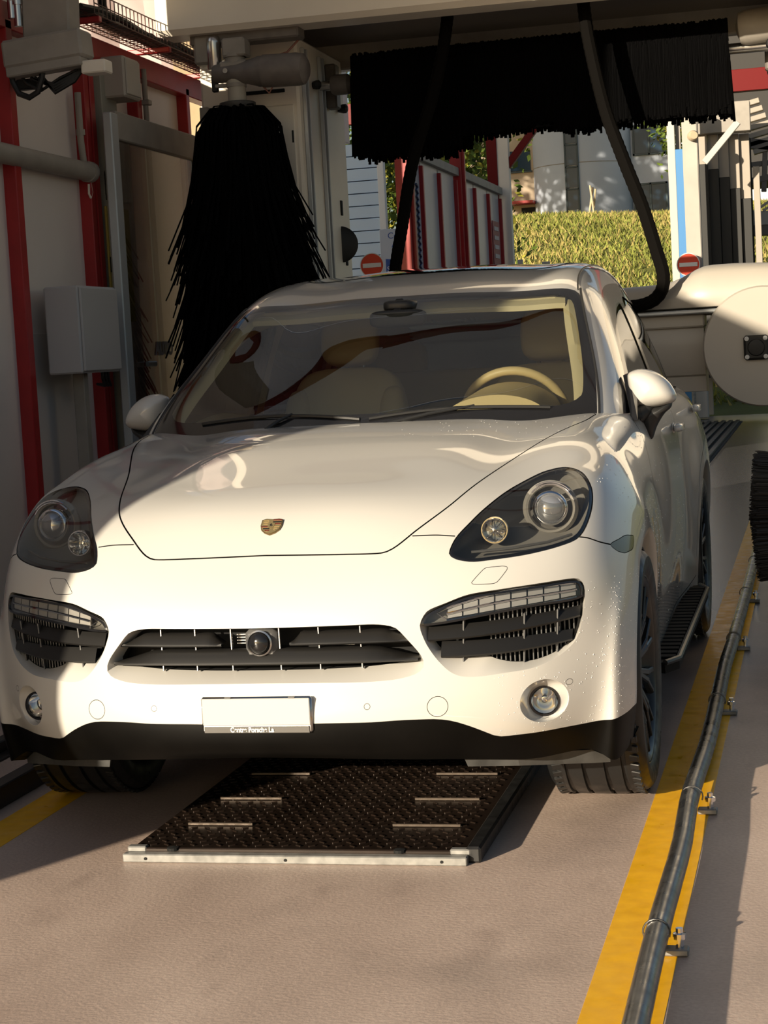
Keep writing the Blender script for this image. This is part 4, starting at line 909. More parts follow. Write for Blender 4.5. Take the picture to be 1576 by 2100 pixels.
GALV = mat('galvanised', (.26, .255, .24), .5, metal=.4, var=.35, vscale=30)
MACH = mat('machine_white', (.80, .735, .63), .45, var=.06, vscale=3)
MACHD = mat('machine_grey', (.30, .275, .24), .5, var=.15, vscale=8)
MOTOR = mat('motor_grey', (.16, .14, .125), .5, var=.2, vscale=15)
WPANEL = mat('wall_panel', (.70, .64, .60), .35, var=.06, vscale=1.5)
RED = mat('red_steel', (.36, .018, .020), .38, var=.15, vscale=8)
BRIST = mat('bristle_black', (.0018, .0018, .002), .9, spec=.04)
CABLE = mat('cable_black', (.010, .010, .010), .5)
ALU = mat('aluminium', (.46, .48, .49), .35, metal=.3)
# ------------------------------------------------------------------ ground
t = MB(); t.grid([[(x, y, 0) for x in (-45, 45)] for y in (-30, 27)]); fl = struct(t.build('floor', CONC))
GRASS = mat('grass_green', (.23, .255, .05), .9, var=.45, vscale=1.2); GRASS2 = mat('grass_dry', (.40, .325, .11), .9, var=.3, vscale=2)
def slope_z(x, y):
    s_ = min(1, max(0, (y-26)/21)); return 4.95*(s_*s_*(3-2*s_))*.55+4.95*s_*.45+.10*sin(x*.7+y*.4)*s_
t = MB(); t.grid([[(x, y, slope_z(x, y)) for x in np.linspace(-40, 40, 81)] for y in np.concatenate([np.linspace(26, 50, 40), [54, 60, 80, 140]])]); struct(t.build('ground', mat('turf', (.14, .15, .032), .95, var=.4, vscale=.8), smooth=True))
rg = random.Random(3); tv_, tf_, tv2, tf2 = [], [], [], []
for k in range(46000):
    x = rg.uniform(-8.5, 4.5); y = 27+21.5*rg.random()**.8; z = slope_z(x, y); h = rg.uniform(.05, .17); a = rg.uniform(0, 2*pi); w = rg.uniform(.015, .04); lx, ly = rg.uniform(-.12, .12), rg.uniform(-.12, .12)
    V, F = (tv_, tf_) if rg.random() < .62+.2*sin(x*1.3+y*.6) else (tv2, tf2)
    i = len(V); V += [(x-w*cos(a), y-w*sin(a), z-.02), (x+w*cos(a), y+w*sin(a), z-.02), (x+lx, y+ly, z+h)]; F.append((i, i+1, i+2))
tag(mesh_obj('grass', tv_, tf_, GRASS), 'short green grass covering the bank behind the wash bay', 'grass', kind='stuff')
tag(mesh_obj('dry_grass', tv2, tf2, GRASS2), 'dry yellowish grass tufts mixed into the green bank', 'grass', kind='stuff')
# ------------------------------------------------------------------ lane lines, guide rails
for x0, x1, lb in ((.955, 1.125, 'yellow lane stripe under the steel guide pipe with shiny clamps'), (-1.00, -.868, 'yellow lane stripe next to the dark kerb rail by the panel wall')):
    t = MB(); t.box(((x0+x1)/2, 3.0, .0004), (x1-x0, 14, .0012), ch=.0003); tag(t.build('lane_stripe', YEL), lb, 'stripe')
gr_ = thing('guide_pipe', 'bent steel guide pipe on clamps beside the yellow stripe on the open side', 'pipe', (1.08, 0, 0))
pp = [(.018, -4.2), (.010, -2.4), (.002, -1.5), (.006, -.8), (-.006, -.28), (.004, .4), (.0, 1.1), (-.006, 1.8), (.0, 2.46), (.004, 3.88), (.0, 6), (0, 9)]
P_ = cr([(a, b) for a, b in pp], 70, False); t = MB(); t.tube([(a, b, .052) for a, b in P_], .027, 14); t.build('pipe', STEEL, gr_, smooth=True, angle=60)
for y in (-2.75, -1.49, -.28, 1.10, 2.46, 3.88, 5.2):
    t = MB(); t.box((.042, y, .010), (.055, .035, .016)); c_ = t.build('clamp', GALV, gr_)
    t = MB(); t.lathe([(.009, 0), (.009, .022), (.015, .022), (.015, .034), (.008, .036), (.008, .046), (0, .046)], (.05, y, .016), (0, 0, 1), 10); t.build('clamp_bolt', CHROME, c_)
    t = MB(); t.tube([(.03*cos(a), y, .052+.029*sin(a)) for a in np.linspace(-.4, pi+.4, 12)], .0022, 6); t.build('clamp_band', STEEL, c_, smooth=True)
t = MB(); t.box((-1.095, 3.0, .035), (.06, 13, .07)); k_ = tag(t.build('kerb_rail', mat('rail_dark', (.035, .03, .028), .4, metal=.5)), 'dark steel kerb rail beside the yellow stripe at the panel wall', 'rail')
t = MB(); t.box((-1.44, 3.0, .02), (.05, 13, .06)); t.box((-1.44, 3.0, .004), (.14, 13, .012)); tag(t.build('gantry_track', mat('rail_dark', (.035, .03, .028), .4, metal=.5)), 'dark running track of the wash gantry along the panel wall', 'track')
# ------------------------------------------------------------------ ramp plate
pl = thing('ramp_plate', 'dark ribbed steel ramp plate with a galvanised front lip under the car', 'plate', (.05, 0, 0))
DKPL = mat('plate_brown', (.028, .018, .013), .36, metal=.4, var=.4, vscale=6, rvar=.12)
t = MB(); t.box((0, .5, .017), (.94, 2.6, .034), ch=.003); t.build('plate_top', DKPL, pl)
t = MB(); t.box((-.005, -.815, .012), (.965, .03, .024), ch=.003); t.build('front_lip', GALV, pl)
for x in (-.455, .455):
    t = MB(); t.box((x, -.79, .030), (.055, .025, .016)); t.build('lip_bracket', GALV, pl)
for x in (-.35, .29):
    t = MB(); t.lathe([(.016, 0), (.016, .008), (0, .010)], (x, -.80, .028), (0, 0, 1), 12); t.build('lip_plug', DARKV, pl)
for x in (-.42, -.02, .41):
    t = MB(); t.lathe([(.004, 0), (.004, .003), (0, .003)], (x, -.83, .012), (0, -1, 0), 10); t.build('lip_screw', DARKV, pl)
t = MB(); t.box((.49, .45, .022), (.04, 2.5, .044), ch=.006); t.build('edge_rubber', RUBBER, pl)
t = MB()
for j in range(46):
    for i in range(24):
        x = -.455+i*.038+(.019 if j % 2 else 0); y = -.77+j*.036
        if x > .45: continue
        R = Matrix.Rotation(radians(38 if (i+j) % 2 else -38), 3, 'Z'); t.box((x, y, .035), (.020, .006, .004), R, ch=.0012)
o = t.build('tread_ridge', DKPL, pl); o['kind'] = 'stuff'
for y in (-.565, -.27, .045, .35):
    for x in (-.29, .315):
        t = MB(); t.box((x, y, .039), (.195, .007, .008)); t.build('plate_cleat', mat('cleat', (.085, .065, .05), .45, metal=.5), pl)
# ------------------------------------------------------------------ left wall
wall = struct(thing('wall_left', None, None, (-2.3, 0, 0)))
edges_ = [-4.0, -2.3, -.6, 1.1, 2.80, 3.72, 4.50, 5.36]
for a, b in zip(edges_[:-1], edges_[1:]):
    n_ = 1; t = MB(); t.box((-.01, (a+b)/2+.02, 1.5), (.03, b-a-.02, 3.0), ch=.003); t.build('panel', WPANEL, wall)
    if b-a > .8 and a > 2:
        t = MB(); t.box((.008, (a+b)/2+.02, .775), (.006, b-a-.16, 1.55), ch=.002); t.build('lower_panel', mat('wall_panel_low', (.60, .555, .52), .3), wall)
for y, w in ((-4.0, .08), (-2.3, .08), (-.6, .08), (1.1, .08), (2.81, .07), (3.74, .06), (3.82, .06), (4.53, .07), (5.38, .06)):
    t = MB(); t.box((.035, y, 1.52), (.07, w, 3.04), ch=.004); t.build('post', RED, wall)
t = MB(); t.box((.03, 1.0, 3.06), (.08, 10.0, .13), ch=.005); t.build('top_beam', RED, wall)
for y0, y1 in ((-.5, 3.4), (6.3, 9.6)):
    t = MB(); t.box((.0, (y0+y1)/2, 3.78), (.06, y1-y0, 1.32), ch=.004); t.build('upper_panel', WPANEL, wall)  # panels added, mostly out of view, to block sun and bright sky reflections
t = MB(); t.box((.06, 4.02, 1.55), (.05, .22, 2.9), ch=.004); t.build('pillar', mat('pillar_drab', (.30, .29, .24), .6), wall)
# ------------------------------------------------------------------ things on the wall
t = MB(); t.tube([(-2.235, y, 2.395+.0*y) for y in (2.0, 2.9, 3.70)], .05, 14); t.tube([(-2.235, 3.68, 2.395), (-2.235, 3.73, 2.395)], .056, 14); o = tag(t.build('wall_pipe', MACHD, smooth=True, angle=50), 'thick grey pipe running along the wall below the steel box arm', 'pipe')
t = MB(); t.tube([(-2.235, 3.72, 2.34), (-2.235, 3.735, 2.29), (-2.235, 3.71, 2.26), (-2.235, 3.69, 2.28), (-2.235, 3.695, 2.33)], .006, 6); t.build('cord_loop', MACH, o, smooth=True)
t = MB(); t.tube([(-2.24, 3.64, 2.80), (-2.24, 3.64, 2.55), (-2.24, 3.665, 2.42)], .018, 10); o = tag(t.build('conduit', MACHD, smooth=True), 'thin conduit dropping to the end of the thick wall pipe', 'conduit')
t = MB(); t.lathe([(.024, 0), (.024, .03)], (-2.24, 3.645, 2.58), (0, 0, 1), 10); t.build('conduit_clip', MACHD, o)
t = MB(); t.tube([(-2.22, 4.60, 3.05), (-2.22, 4.60, 2.0), (-2.22, 4.62, .6)], .016, 10); o = tag(t.build('conduit', MACHD, smooth=True), 'conduit running down the wall behind the glass screen', 'conduit')
t = MB(); t.box((-2.215, 4.60, 2.86), (.05, .05, .03)); t.build('conduit_clip', MACHD, o)
jb = thing('junction_box', 'small beige junction box under the cable tray', 'box', (-2.18, 4.09, 2.84))
t = MB(); t.box((0, 0, .08), (.16, .24, .22), ch=.01); t.build('box_body', mat('beige_box', (.42, .385, .33), .5), jb)
t = MB(); t.box((.083, .0, .08), (.01, .21, .19), ch=.004); t.build('box_lid', mat('beige_box', (.42, .385, .33), .5), jb)
for z in (-.01, .06, .13, .17):
    t = MB(); t.box((.02, .125, z), (.03, .015, .03)); t.build('cable_gland', MACHD, jb)
eb = thing('switch_cabinet', 'light grey switch cabinet hung in front of the red post', 'cabinet', (-2.03, 3.20, 1.34))
t = MB(); t.box((-.09, 0, .215), (.18, .50, .43), ch=.008); t.build('cabinet_body', mat('cab_grey', (.42, .41, .41), .45), eb)
t = MB(); t.box((.006, 0, .215), (.014, .48, .41), ch=.004); t.build('cabinet_door', mat('cab_grey', (.42, .41, .41), .45), eb)
for y in (.12, .16, .20):
    t = MB(); t.tube([(-.05, y, 0), (-.05, y, -.03), (-.06, y+.05, -.07), (-.12, y+.1, -.06)], .008, 6); t.build('cable', CABLE, eb, smooth=True)
t = MB(); t.box((-.12, 0, -.67), (.06, .06, 1.34)); t.build('cabinet_stand', MACHD, eb)
# glass screen
gs = thing('glass_screen', 'tall glass screen in a grey aluminium frame beside the black side brush', 'screen', (-2.12, 3.77, 0))
t = MB(); t.box((0, 0, 1.35), (.05, .10, 2.70), ch=.006); t.build('frame_post', ALU, gs)
t = MB(); t.box((0, 1.36, 1.35), (.05, .07, 2.70), ch=.006); t.build('frame_post', MACHD, gs)
t = MB(); t.box((0, .68, 2.64), (.045, 1.30, .15), ch=.006); t.build('frame_rail', MACHD, gs)
t = MB(); t.box((0, .68, .10), (.045, 1.30, .16), ch=.006); t.build('frame_rail', MACHD, gs)
t = MB(); t.box((0, .68, 1.38), (.008, 1.28, 2.40), ch=.001); t.build('pane', glass('screen_glass', (.78, .77, .74), 1.0), gs)
t = MB(); t.box((.03, .30, 1.37), (.02, .14, .03), ch=.006); t.build('handle', GREYP, gs)
text_obj('screen_lettering', 'AUTO', .10, mat('faded_print', (.27, .26, .30), .6), gs, M4((.008, .58, 1.45), (0, 1, 0), (0, 0, 1)), .0006, bold=.004)
# yellow notice behind the screen
nt_ = thing('notice_board', 'yellow instruction notice fixed behind the frame post of the glass screen', 'sign', (-2.23, 4.06, 1.62))
t = MB(); t.box((0, 0, .30), (.012, .34, .62), ch=.003); t.build('board', mat('notice_yellow', (.46, .33, .07), .6), nt_)
for z, s_ in ((.46, "D'"), (.29, 'DE')):
    text_obj('notice_lettering', s_, .12, mat('notice_ink', (.04, .035, .03), .6), nt_, M4((.008, -.10, z), (0, 1, 0), (0, 0, 1)), .0006)
t = MB(); t.box((.004, -.12, .72), (.01, .06, .16)); t.build('notice_header', DARKV, nt_)
# cable tray
ct = thing('cable_tray', 'wire mesh cable tray with black cables above the red wall beam', 'cable tray', (-2.16, 0, 3.165))
t = MB()
for x, z in ((-.10, 0), (-.05, 0), (0, 0), (.05, 0), (.10, 0), (.10, .055), (.10, .11), (-.10, .055), (-.10, .11)): t.tube([(x, 3.5, z), (x, 6.2, z)], .0035, 5)
for k in range(48):
    y = 3.5+k*.057; t.tube([(-.10, y, .11), (-.10, y, 0), (.10, y, 0), (.10, y, .11)], .0035, 5)
o = t.build('wire_mesh', mat('tray_wire', (.10, .055, .045), .5, metal=.5), ct); o['kind'] = 'stuff'
rq = random.Random(5)
for k in range(7):
    x = -.07+.023*k; t = MB(); t.tube([(x+rq.uniform(-.02, .02), 3.4+q*.28, .022+rq.uniform(0, .03)) for q in range(11)], .015, 7); t.build('cable', CABLE, ct, smooth=True)
t = MB(); t.tube([(.12, 3.52, 1.0), (.10, 3.56, .45), (.08, 3.62, .15), (.03, 3.85, .03)], .022, 8); t.build('cable', CABLE, ct, smooth=True)
for y in (3.55, 4.6, 5.6):
    t = MB(); t.box((-.02, y, -.02), (.26, .04, .03)); t.build('tray_bracket', RED, ct)
# steel box arm at the top
arm = thing('box_arm', 'grey steel box arm with a looped black cable above the wall pipe', 'bracket', (-2.0, 2.7, 2.8))
t = MB(); t.box((.0, .02, .06), (.40, .16, .13), Matrix.Rotation(radians(-4), 3, 'Y'), ch=.012); t.build('arm_beam', MACHD, arm)
t = MB(); t.box((.0, .0, -.02), (.38, .10, .05), Matrix.Rotation(radians(-4), 3, 'Y'), ch=.006); t.build('arm_flange', MACHD, arm)
t = MB(); t.box((.0, .12, .62), (.24, .14, 1.1), Matrix.Rotation(radians(2), 3, 'Y'), ch=.01); t.build('arm_housing', MACHD, arm)
t = MB(); t.box((.24, .02, -.04), (.12, .10, .06), ch=.006); t.build('arm_foot', MACH, arm)
t = MB(); t.box((-.14, .10, -.075), (.12, .05, .05), ch=.006); t.build('drag_bar', CABLE, arm)
t = MB(); t.tube([(-.185, .0, 0), (-.178, .0, -.07), (-.15, .0, -.13), (-.10, .0, -.152), (-.055, .0, -.13), (-.03, .0, -.07), (-.02, .0, -.01)], .015, 8); t.build('cable_loop', CABLE, arm, smooth=True)
t = MB(); t.tube([(-.17, .03, -.02), (-.12, .03, -.08), (-.05, .03, -.12), (.05, .03, -.07), (.14, .03, -.04)], .008, 6); t.build('cable_loop', CABLE, arm, smooth=True)
for k in range(4):
    t = MB(); t.tube([(-.10+.02*k, .03, -.06), (.02, .03, -.10-.012*k), (.12, .03, -.06-.01*k), (.17, .05, -.02)], .010, 6); t.build('cable_loop', CABLE, arm, smooth=True)
for x, z in ((-.15, .24), (-.17, .36), (-.18, .28)):
    t = MB(); t.lathe([(.02, 0), (.02, .1), (.026, .1), (.026, .14), (.015, .15)], (x, .05, z-.05), (0, 0, 1), 10); t.build('valve', SATIN, arm, smooth=True)
# ------------------------------------------------------------------ wash gantry
ga = thing('wash_gantry', 'large off white wash gantry spanning the bay behind the car', 'gantry', (0, 4.7, 0))
t = MB(); t.box((-.05, -.36, 3.47), (3.9, .26, .64), ch=.03); t.build('front_beam', MACH, ga)
t = MB(); t.box((-.05, .40, 3.50), (3.8, 1.26, .5), ch=.01); t.build('roof_housing', mat('housing_dark', (.13, .11, .09), .6), ga)
t = MB(); t.box((-.05, .95, 3.18), (3.7, .10, .16), ch=.01); t.build('rear_beam', MACHD, ga)
for sx in (-1, 1):
    x0 = sx*1.60
    t = MB(); t.box((x0, .42, 1.62), (.58, 1.02, 3.08), ch=.015); col = t.build('column', MACH, ga)
    t = MB(); t.box((x0-.04*sx, -.095, 1.42), (.44, .02, 2.72), ch=.006); t.build('service_door', MACH, col)
    for z in (.5, 1.25, 2.05, 2.6):
        t = MB(); t.box((x0-sx*.245, -.10, z), (.012, .014, .07)); t.build('door_hinge', CABLE, col)
    t = MB(); t.box((x0-.06*sx, -.098, 2.86), (.30, .012, .02)); t.build('door_slot', DARKV, col)
    t = MB(); t.box((x0-.10*sx, -.098, 2.98), (.10, .014, .07), ch=.02); t.build('column_opening', DARKV, col)
    xi = x0-sx*.292
    for y in (.02, .38):
        t = MB(); t.box((xi, y, 1.6), (.012, .035, 3.0)); t.build('guide_slot', DARKV, col)
        t = MB(); t.box((xi-sx*.010, y-.035, 1.6), (.022, .014, 3.0)); t.build('guide_strip', ALU, col)
        t = MB(); t.box((xi-sx*.010, y+.035, 1.6), (.022, .014, 3.0)); t.build('guide_strip', ALU, col)
    t = MB(); t.lathe([(.02, 0), (.026, .02), (.026, .04), (.014, .05)], (xi, .21, 2.92), (-sx, 0, 0), 6); t.build('stop_knob', CABLE, col)
    t = MB(); t.lathe([(.02, 0), (.028, .03), (.028, .05), (.014, .06)], (xi, .78, 2.85), (-sx, 0, 0), 8); t.build('stop_knob', CABLE, col)
    for y, z in ((.72, 2.25), (.78, 1.95), (.80, 1.75)):
        t = MB(); t.box((xi, y, z), (.012, .035, .09)); t.build('sensor_window', DARKV, col)
    t = MB(); t.box((xi-sx*.03, .55, 2.95), (.07, .10, .26), ch=.01); t.build('brush_bracket', MOTOR, col)
    t = MB(); t.box((x0-sx*.26*-1, -.12, 2.55), (.05, .05, .5)); t.build('angle_bracket', MACHD, col)
t = MB(); t.lathe([(.11, 0), (.11, .03), (.09, .04)], (-1.33, .72, 2.03), (.3, -1, 0), 28); t.build('round_cover', CABLE, ga, smooth=True, angle=40)
# side brush motor under the beam
MX, MY = -1.57, -.42
t = MB(); t.box((MX+.05, -.33, 3.13), (.62, .14, .07), ch=.01); t.build('motor_rail', MOTOR, ga)
t = MB(); t.box((MX-.19, -.33, 3.07), (.10, .16, .16), ch=.015); t.build('rail_bracket', MACHD, ga)
t = MB(); t.box((MX+.01, MY, 3.06), (.13, .12, .10), ch=.01); t.lathe([(.055, 0), (.055, .07), (.065, .07), (.065, .09)], (MX, MY, 2.94), (0, 0, 1), 16); t.build('gear_head', MACHD, ga, smooth=True, angle=35)
t = MB(); t.box((MX, MY, 2.945), (.16, .11, .09), ch=.012); t.lathe([(.055, 0), (.055, .06)], (MX, MY, 2.85), (0, 0, 1), 16); t.build('gear_box', MACHD, ga, smooth=True, angle=35)
t = MB(); t.lathe([(.045, -.14), (.05, -.13), (.052, .0), (.065, .06), (.075, .10), (.082, .12), (.082, .15), (.088, .15), (.089, .34), (.082, .38), (.05, .40)], (MX+.02, MY-.02, 2.925), (1, -.05, -.04), 26); t.build('drive_motor', MOTOR, ga, smooth=True, angle=35)
t = MB(); t.lathe([(.008, 0), (.014, .004), (.014, .012)], (MX-.03, MY-.085, 2.93), (0, -1, 0), 10); t.build('oil_plug', SATIN, ga)
t = MB(); t.lathe([(.036, 0), (.04, .01), (.04, .15), (.038, .15), (.038, .17), (.03, .18)], (MX-.12, MY+.01, 2.955), (0, 0, 1), 18); t.build('air_cylinder', SATIN, ga, smooth=True, angle=40)
t = MB(); t.tube([(MX-.12, MY+.01, 2.96), (MX-.125, MY+.01, 2.90)], .012, 8); t.box((MX-.125, MY+.01, 2.88), (.035, .03, .09), ch=.006); t.build('piston_fork', CABLE, ga)
t = MB(); t.bar((MX-.12, MY, 2.865), (MX, MY, 2.865), .03, .02); t.build('link_lever', MACHD, ga)
t = MB(); t.tube([(MX+.33, -.28, 3.10), (MX+.27, -.32, 3.03), (MX+.13, -.40, 2.98)], .006, 6); t.tube([(MX+.15, MY-.02, 2.85), (MX+.19, MY-.02, 2.80), (MX+.22, MY-.02, 2.85)], .006, 6); t.build('red_lead', mat('lead_red', (.25, .10, .07), .5), ga, smooth=True)
t = MB(); t.lathe([(.05, 0), (.05, .10), (.056, .10), (.056, .12), (.03, .12)], (MX, MY, 2.77), (0, 0, 1), 18); t.lathe([(.02, 0), (.02, .1)], (MX, MY, 2.80), (0, 0, 1), 10); t.build('shaft_coupling', mat('coupling', (.38, .35, .29), .5), ga, smooth=True, angle=35)
# bristle strips
def strands(n, fn, w, seed):
    r_ = random.Random(seed); V = []; F = []
    for k in range(n):
        pts, wv = fn(r_); m = len(pts); i0 = len(V); wv = Vector(wv).normalized()*w*r_.uniform(.7, 1.2)
        for j, p in enumerate(pts):
            d = (pts[min(j+1, m-1)]-pts[max(j-1, 0)]).normalized(); nn_ = d.cross(wv).normalized()*w*.35
            V += [p-wv*.5, p+nn_, p+wv*.5]
        for j in range(m-1):
            a = i0+j*3
            F += [(a, a+1, a+4, a+3), (a+1, a+2, a+5, a+4), (a+2, a, a+3, a+5)]
        F += [(i0, i0+2, i0+1), (i0+(m-1)*3, i0+(m-1)*3+1, i0+(m-1)*3+2)]
    return V, F
sb = thing('side_brush', 'tall black upright side brush with hanging bristle strips in front of the gantry column', 'brush', (MX, 4.28, 0))
def fs(r_):
    z0 = .45+2.30*r_.random()**.8; a = r_.uniform(0, 2*pi); L_ = r_.uniform(.42, .62); grow = min(1, max(0, (2.72-z0)/.5)); R = r_.uniform(.22, .285)+.05*min(1, max(0, (2.72-z0)/1.3)); d = Vector((cos(a), sin(a), 0)); R = R*(.86+.14*grow)
    out = r_.uniform(.0, .10) if r_.random() < .72 else r_.uniform(.08, .20)
    pts = [Vector((0, 0, z0))+d*.05, Vector((0, 0, z0-.01))+d*R*.62, Vector((0, 0, z0-.10))+d*R*.95, Vector((0, 0, z0-.14-L_*.5))+d*(R+out*.35), Vector((0, 0, max(.09, z0-.14-L_)))+d*(R+out)]
    for p in pts:      # strips lie against the column behind and stay clear of the glass screen
        p.y = min(p.y, .292-.015*r_.random()); p.x = max(p.x, -.505)
    return pts, (-sin(a), cos(a), 0)
V, F = strands(4600, fs, .020, 11); o = mesh_obj('bristles', V, F, BRIST, sb); o['kind'] = 'stuff'
t = MB(); t.lathe([(.06, .05), (.18, .2), (.24, .7), (.24, 1.6), (.21, 2.3), (.16, 2.6), (.06, 2.73)], (0, 0, 0), (0, 0, 1), 24); t.build('brush_core', BRIST, sb, smooth=True)
t = MB(); t.lathe([(.02, 0), (.095, 0), (.10, .01), (.10, .03), (.09, .035), (.02, .035)], (0, 0, 2.735), (0, 0, 1), 28); t.build('brush_collar', mat('collar', (.05, .048, .045), .5), sb, smooth=True, angle=35)
rb = thing('roof_brush', 'wide black roof brush roller hanging across the gantry', 'brush', (0, 5.05, 2.93))
def fr_(r_):
    x = r_.uniform(-1.07, 1.05); a = r_.uniform(-.5, 1.0) if r_.random() < .75 else r_.uniform(-3.1, -1.6); yy = -cos(a)*.17; zz = sin(a)*.17
    end = -.345+.03*sin(x*2.1)+r_.uniform(-.06, .025)+(-.03 if x < -.55 else 0)+(.05 if -.45 < x < .1 else 0); sway = r_.uniform(-.02, .02)
    p0 = Vector((x, yy*.6, zz*.6)); p1 = Vector((x, yy*1.15, zz*1.0+.01)); p2 = Vector((x+sway*.3, yy*1.25, min(zz, .1)-.10)); p3 = Vector((x+sway, yy*1.22, end))
    if p2.z < end+.03: p2.z = end+.05
    return [p0, p1, p2, p3], (1, 0, 0)
V, F = strands(4200, fr_, .017, 12); o = mesh_obj('bristles', V, F, BRIST, rb); o['kind'] = 'stuff'
t = MB(); t.lathe([(.03, -1.06), (.155, -1.06), (.165, -.6), (.165, .6), (.155, 1.04), (.03, 1.04)], (0, 0, -.0), (1, 0, 0), 28); t.build('roller_core', BRIST, rb, smooth=True, angle=40)
t = MB(); t.lathe([(.03, -1.30), (.03, 1.30)], (0, 0, 0), (1, 0, 0), 12); t.build('roller_shaft', SATIN, rb, smooth=True)
t = MB(); t.box((0, .0, -.12), (2.06, .26, .42), ch=.05); t.build('strip_bundle', BRIST, rb)
for x in (-1.17,):
    t = MB(); t.lathe([(.05, 0), (.06, .02), (.06, .10), (.04, .12)], (x-.06, 0, 0), (1, 0, 0), 18); t.build('shaft_bearing', MOTOR, rb, smooth=True, angle=35)
t = MB(); t.lathe([(.03, -.05), (.085, -.03), (.095, .0), (.095, .14), (.07, .155)], (1.15, -.05, .10), (1, -.1, .06), 24); t.build('roller_motor', MACHD, rb, smooth=True, angle=35)
# wheel brush on the open side
wb = thing('wheel_brush', 'round black wheel brush standing beside the guide pipe', 'brush', (1.45, 2.75, 0))
def fw(r_):
    a = r_.uniform(0, 2*pi); q = sqrt(r_.random())*.25; c_ = Vector((0, cos(a)*q, .55+sin(a)*q)); d = Vector((0, cos(a), sin(a)))
    return [c_+Vector((.0, 0, 0)), c_+d*.02+Vector((-.12, 0, 0)), c_+d*.04*(q/.25)+Vector((-.25-.03*(1-q/.25)+r_.uniform(-.02, .01), 0, 0))], (0, -sin(a), cos(a))
V, F = strands(2600, fw, .007, 13); o = mesh_obj('bristles', V, F, mat('bristle_brown', (.022, .018, .015), .6), wb); o['kind'] = 'stuff'
t = MB(); t.lathe([(.03, -.20), (.20, -.20), (.25, 0), (.26, .03), (.26, .06), (.05, .06), (.05, .3)], (0, 0, .55), (1, 0, 0), 28); t.build('brush_disc', CABLE, wb, smooth=True, angle=35)
t = MB(); t.box((.30, 0, .30), (.16, .20, .60), ch=.015); t.build('brush_mount', MACHD, wb)
t = MB(); t.tube([(.05, -.05, .45), (.0, -.12, .25), (.04, -.16, .06), (.2, -.2, .02)], .02, 8); t.build('hydraulic_hose', CABLE, wb, smooth=True)
DRYM = mat('dryer_white', (.44, .405, .35), .42, var=.05, vscale=3)
# ------------------------------------------------------------------ dryer bar and its hoses
dr = thing('air_dryer', 'white air dryer bar with a rounded cowling behind the car', 'dryer', (0, 4.75, 0))
rows = []
for x, zt in ((-1.05, 1.60), (-.6, 1.62), (0, 1.63), (.45, 1.645), (.62, 1.65), (.72, 1.665), (.80, 1.70), (.88, 1.735), (1.0, 1.742), (1.16, 1.738), (1.275, 1.732)):
    b_ = .06+(zt-1.6)*.5; rows.append([(x, -.10-b_*.2, 1.495), (x, -.16-b_, 1.51), (x, -.17-b_*1.1, 1.56), (x, -.13-b_*.9, zt-.05), (x, -.05-b_*.5, zt-.012), (x, .04, zt), (x, .2, zt-.03), (x, .3, 1.55), (x, .3, 1.47)])
rw = []
for k in range(9): rw.append(cr([r[k] for r in rows], 50, False))
t = MB(); t.grid(rw); t.build('cowling', DRYM, dr, smooth=True, angle=60)
for x in (-1.05, 1.275):
    r = rows[0] if x < 0 else rows[-1]; t = MB(); t.add(r, [tuple(range(9))]); t.build('cowling_end', DRYM, dr)
t = MB(); t.box((.08, -.20, 1.487), (2.05, .16, .022), ch=.006); t.build('ledge', ALU, dr)
t = MB(); t.tube([(.95, -.27, 1.475), (1.06, -.27, 1.470), (1.045, -.27, 1.44), (.95, -.27, 1.435)], .004, 6); t.build('ledge_wire', SATIN, dr)
t = MB(); t.box((-.07, -.10, 1.44), (1.92, .24, .07), ch=.008); t.build('upper_housing', DRYM, dr)
rows = []
for z, y in ((1.41, -.19), (1.36, -.215), (1.30, -.215), (1.20, -.20), (1.15, -.18), (1.14, -.16), (1.06, -.16), (1.05, .1), (1.41, .1)): rows.append([(-1.03, y, z), (0, y, z), (.885, y, z)])
t = MB(); t.grid(rows); t.add([r[2] for r in rows], [tuple(range(9))]); t.add([r[0] for r in rows], [tuple(range(9))]); t.build('lower_housing', DRYM, dr, smooth=True, angle=35)
for x in (-.8, -.1):
    t = MB(); t.box((x, .18, .55), (.06, .06, 1.1)); t.build('dryer_leg', MACHD, dr)
t = MB(); t.lathe([(.02, -.05), (.28, -.05), (.315, -.04), (.318, 0), (.31, .02), (.02, .025)], (1.20, -.33, 1.285), (.08, -1, 0), 56); dsc = t.build('end_disc', DRYM, dr, smooth=True, angle=30)
t = MB(); t.box((1.163, -.375, 1.28), (.13, .03, .13), ch=.012); t.lathe([(.045, 0), (.04, .015), (.0, .02)], (1.163, -.39, 1.28), (0, -1, 0), 24); t.build('bearing_flange', CABLE, dr, smooth=True, angle=35)
for a in (-1, 1):
    for b in (-1, 1):
        t = MB(); t.lathe([(.012, 0), (.012, .008), (0, .012)], (1.163+a*.048, -.39, 1.28+b*.048), (0, -1, 0), 12); t.build('flange_bolt', mat('bolt_pale', (.6, .6, .58), .4), dr, smooth=True, angle=35)
t = MB(); t.lathe([(.02, 0), (.05, 0), (.05, .3)], (1.2, -.30, 1.285), (0, 1, 0), 16); t.box((.93, -.10, 1.30), (.06, .16, .26), ch=.02); t.build('pivot', CABLE, dr)
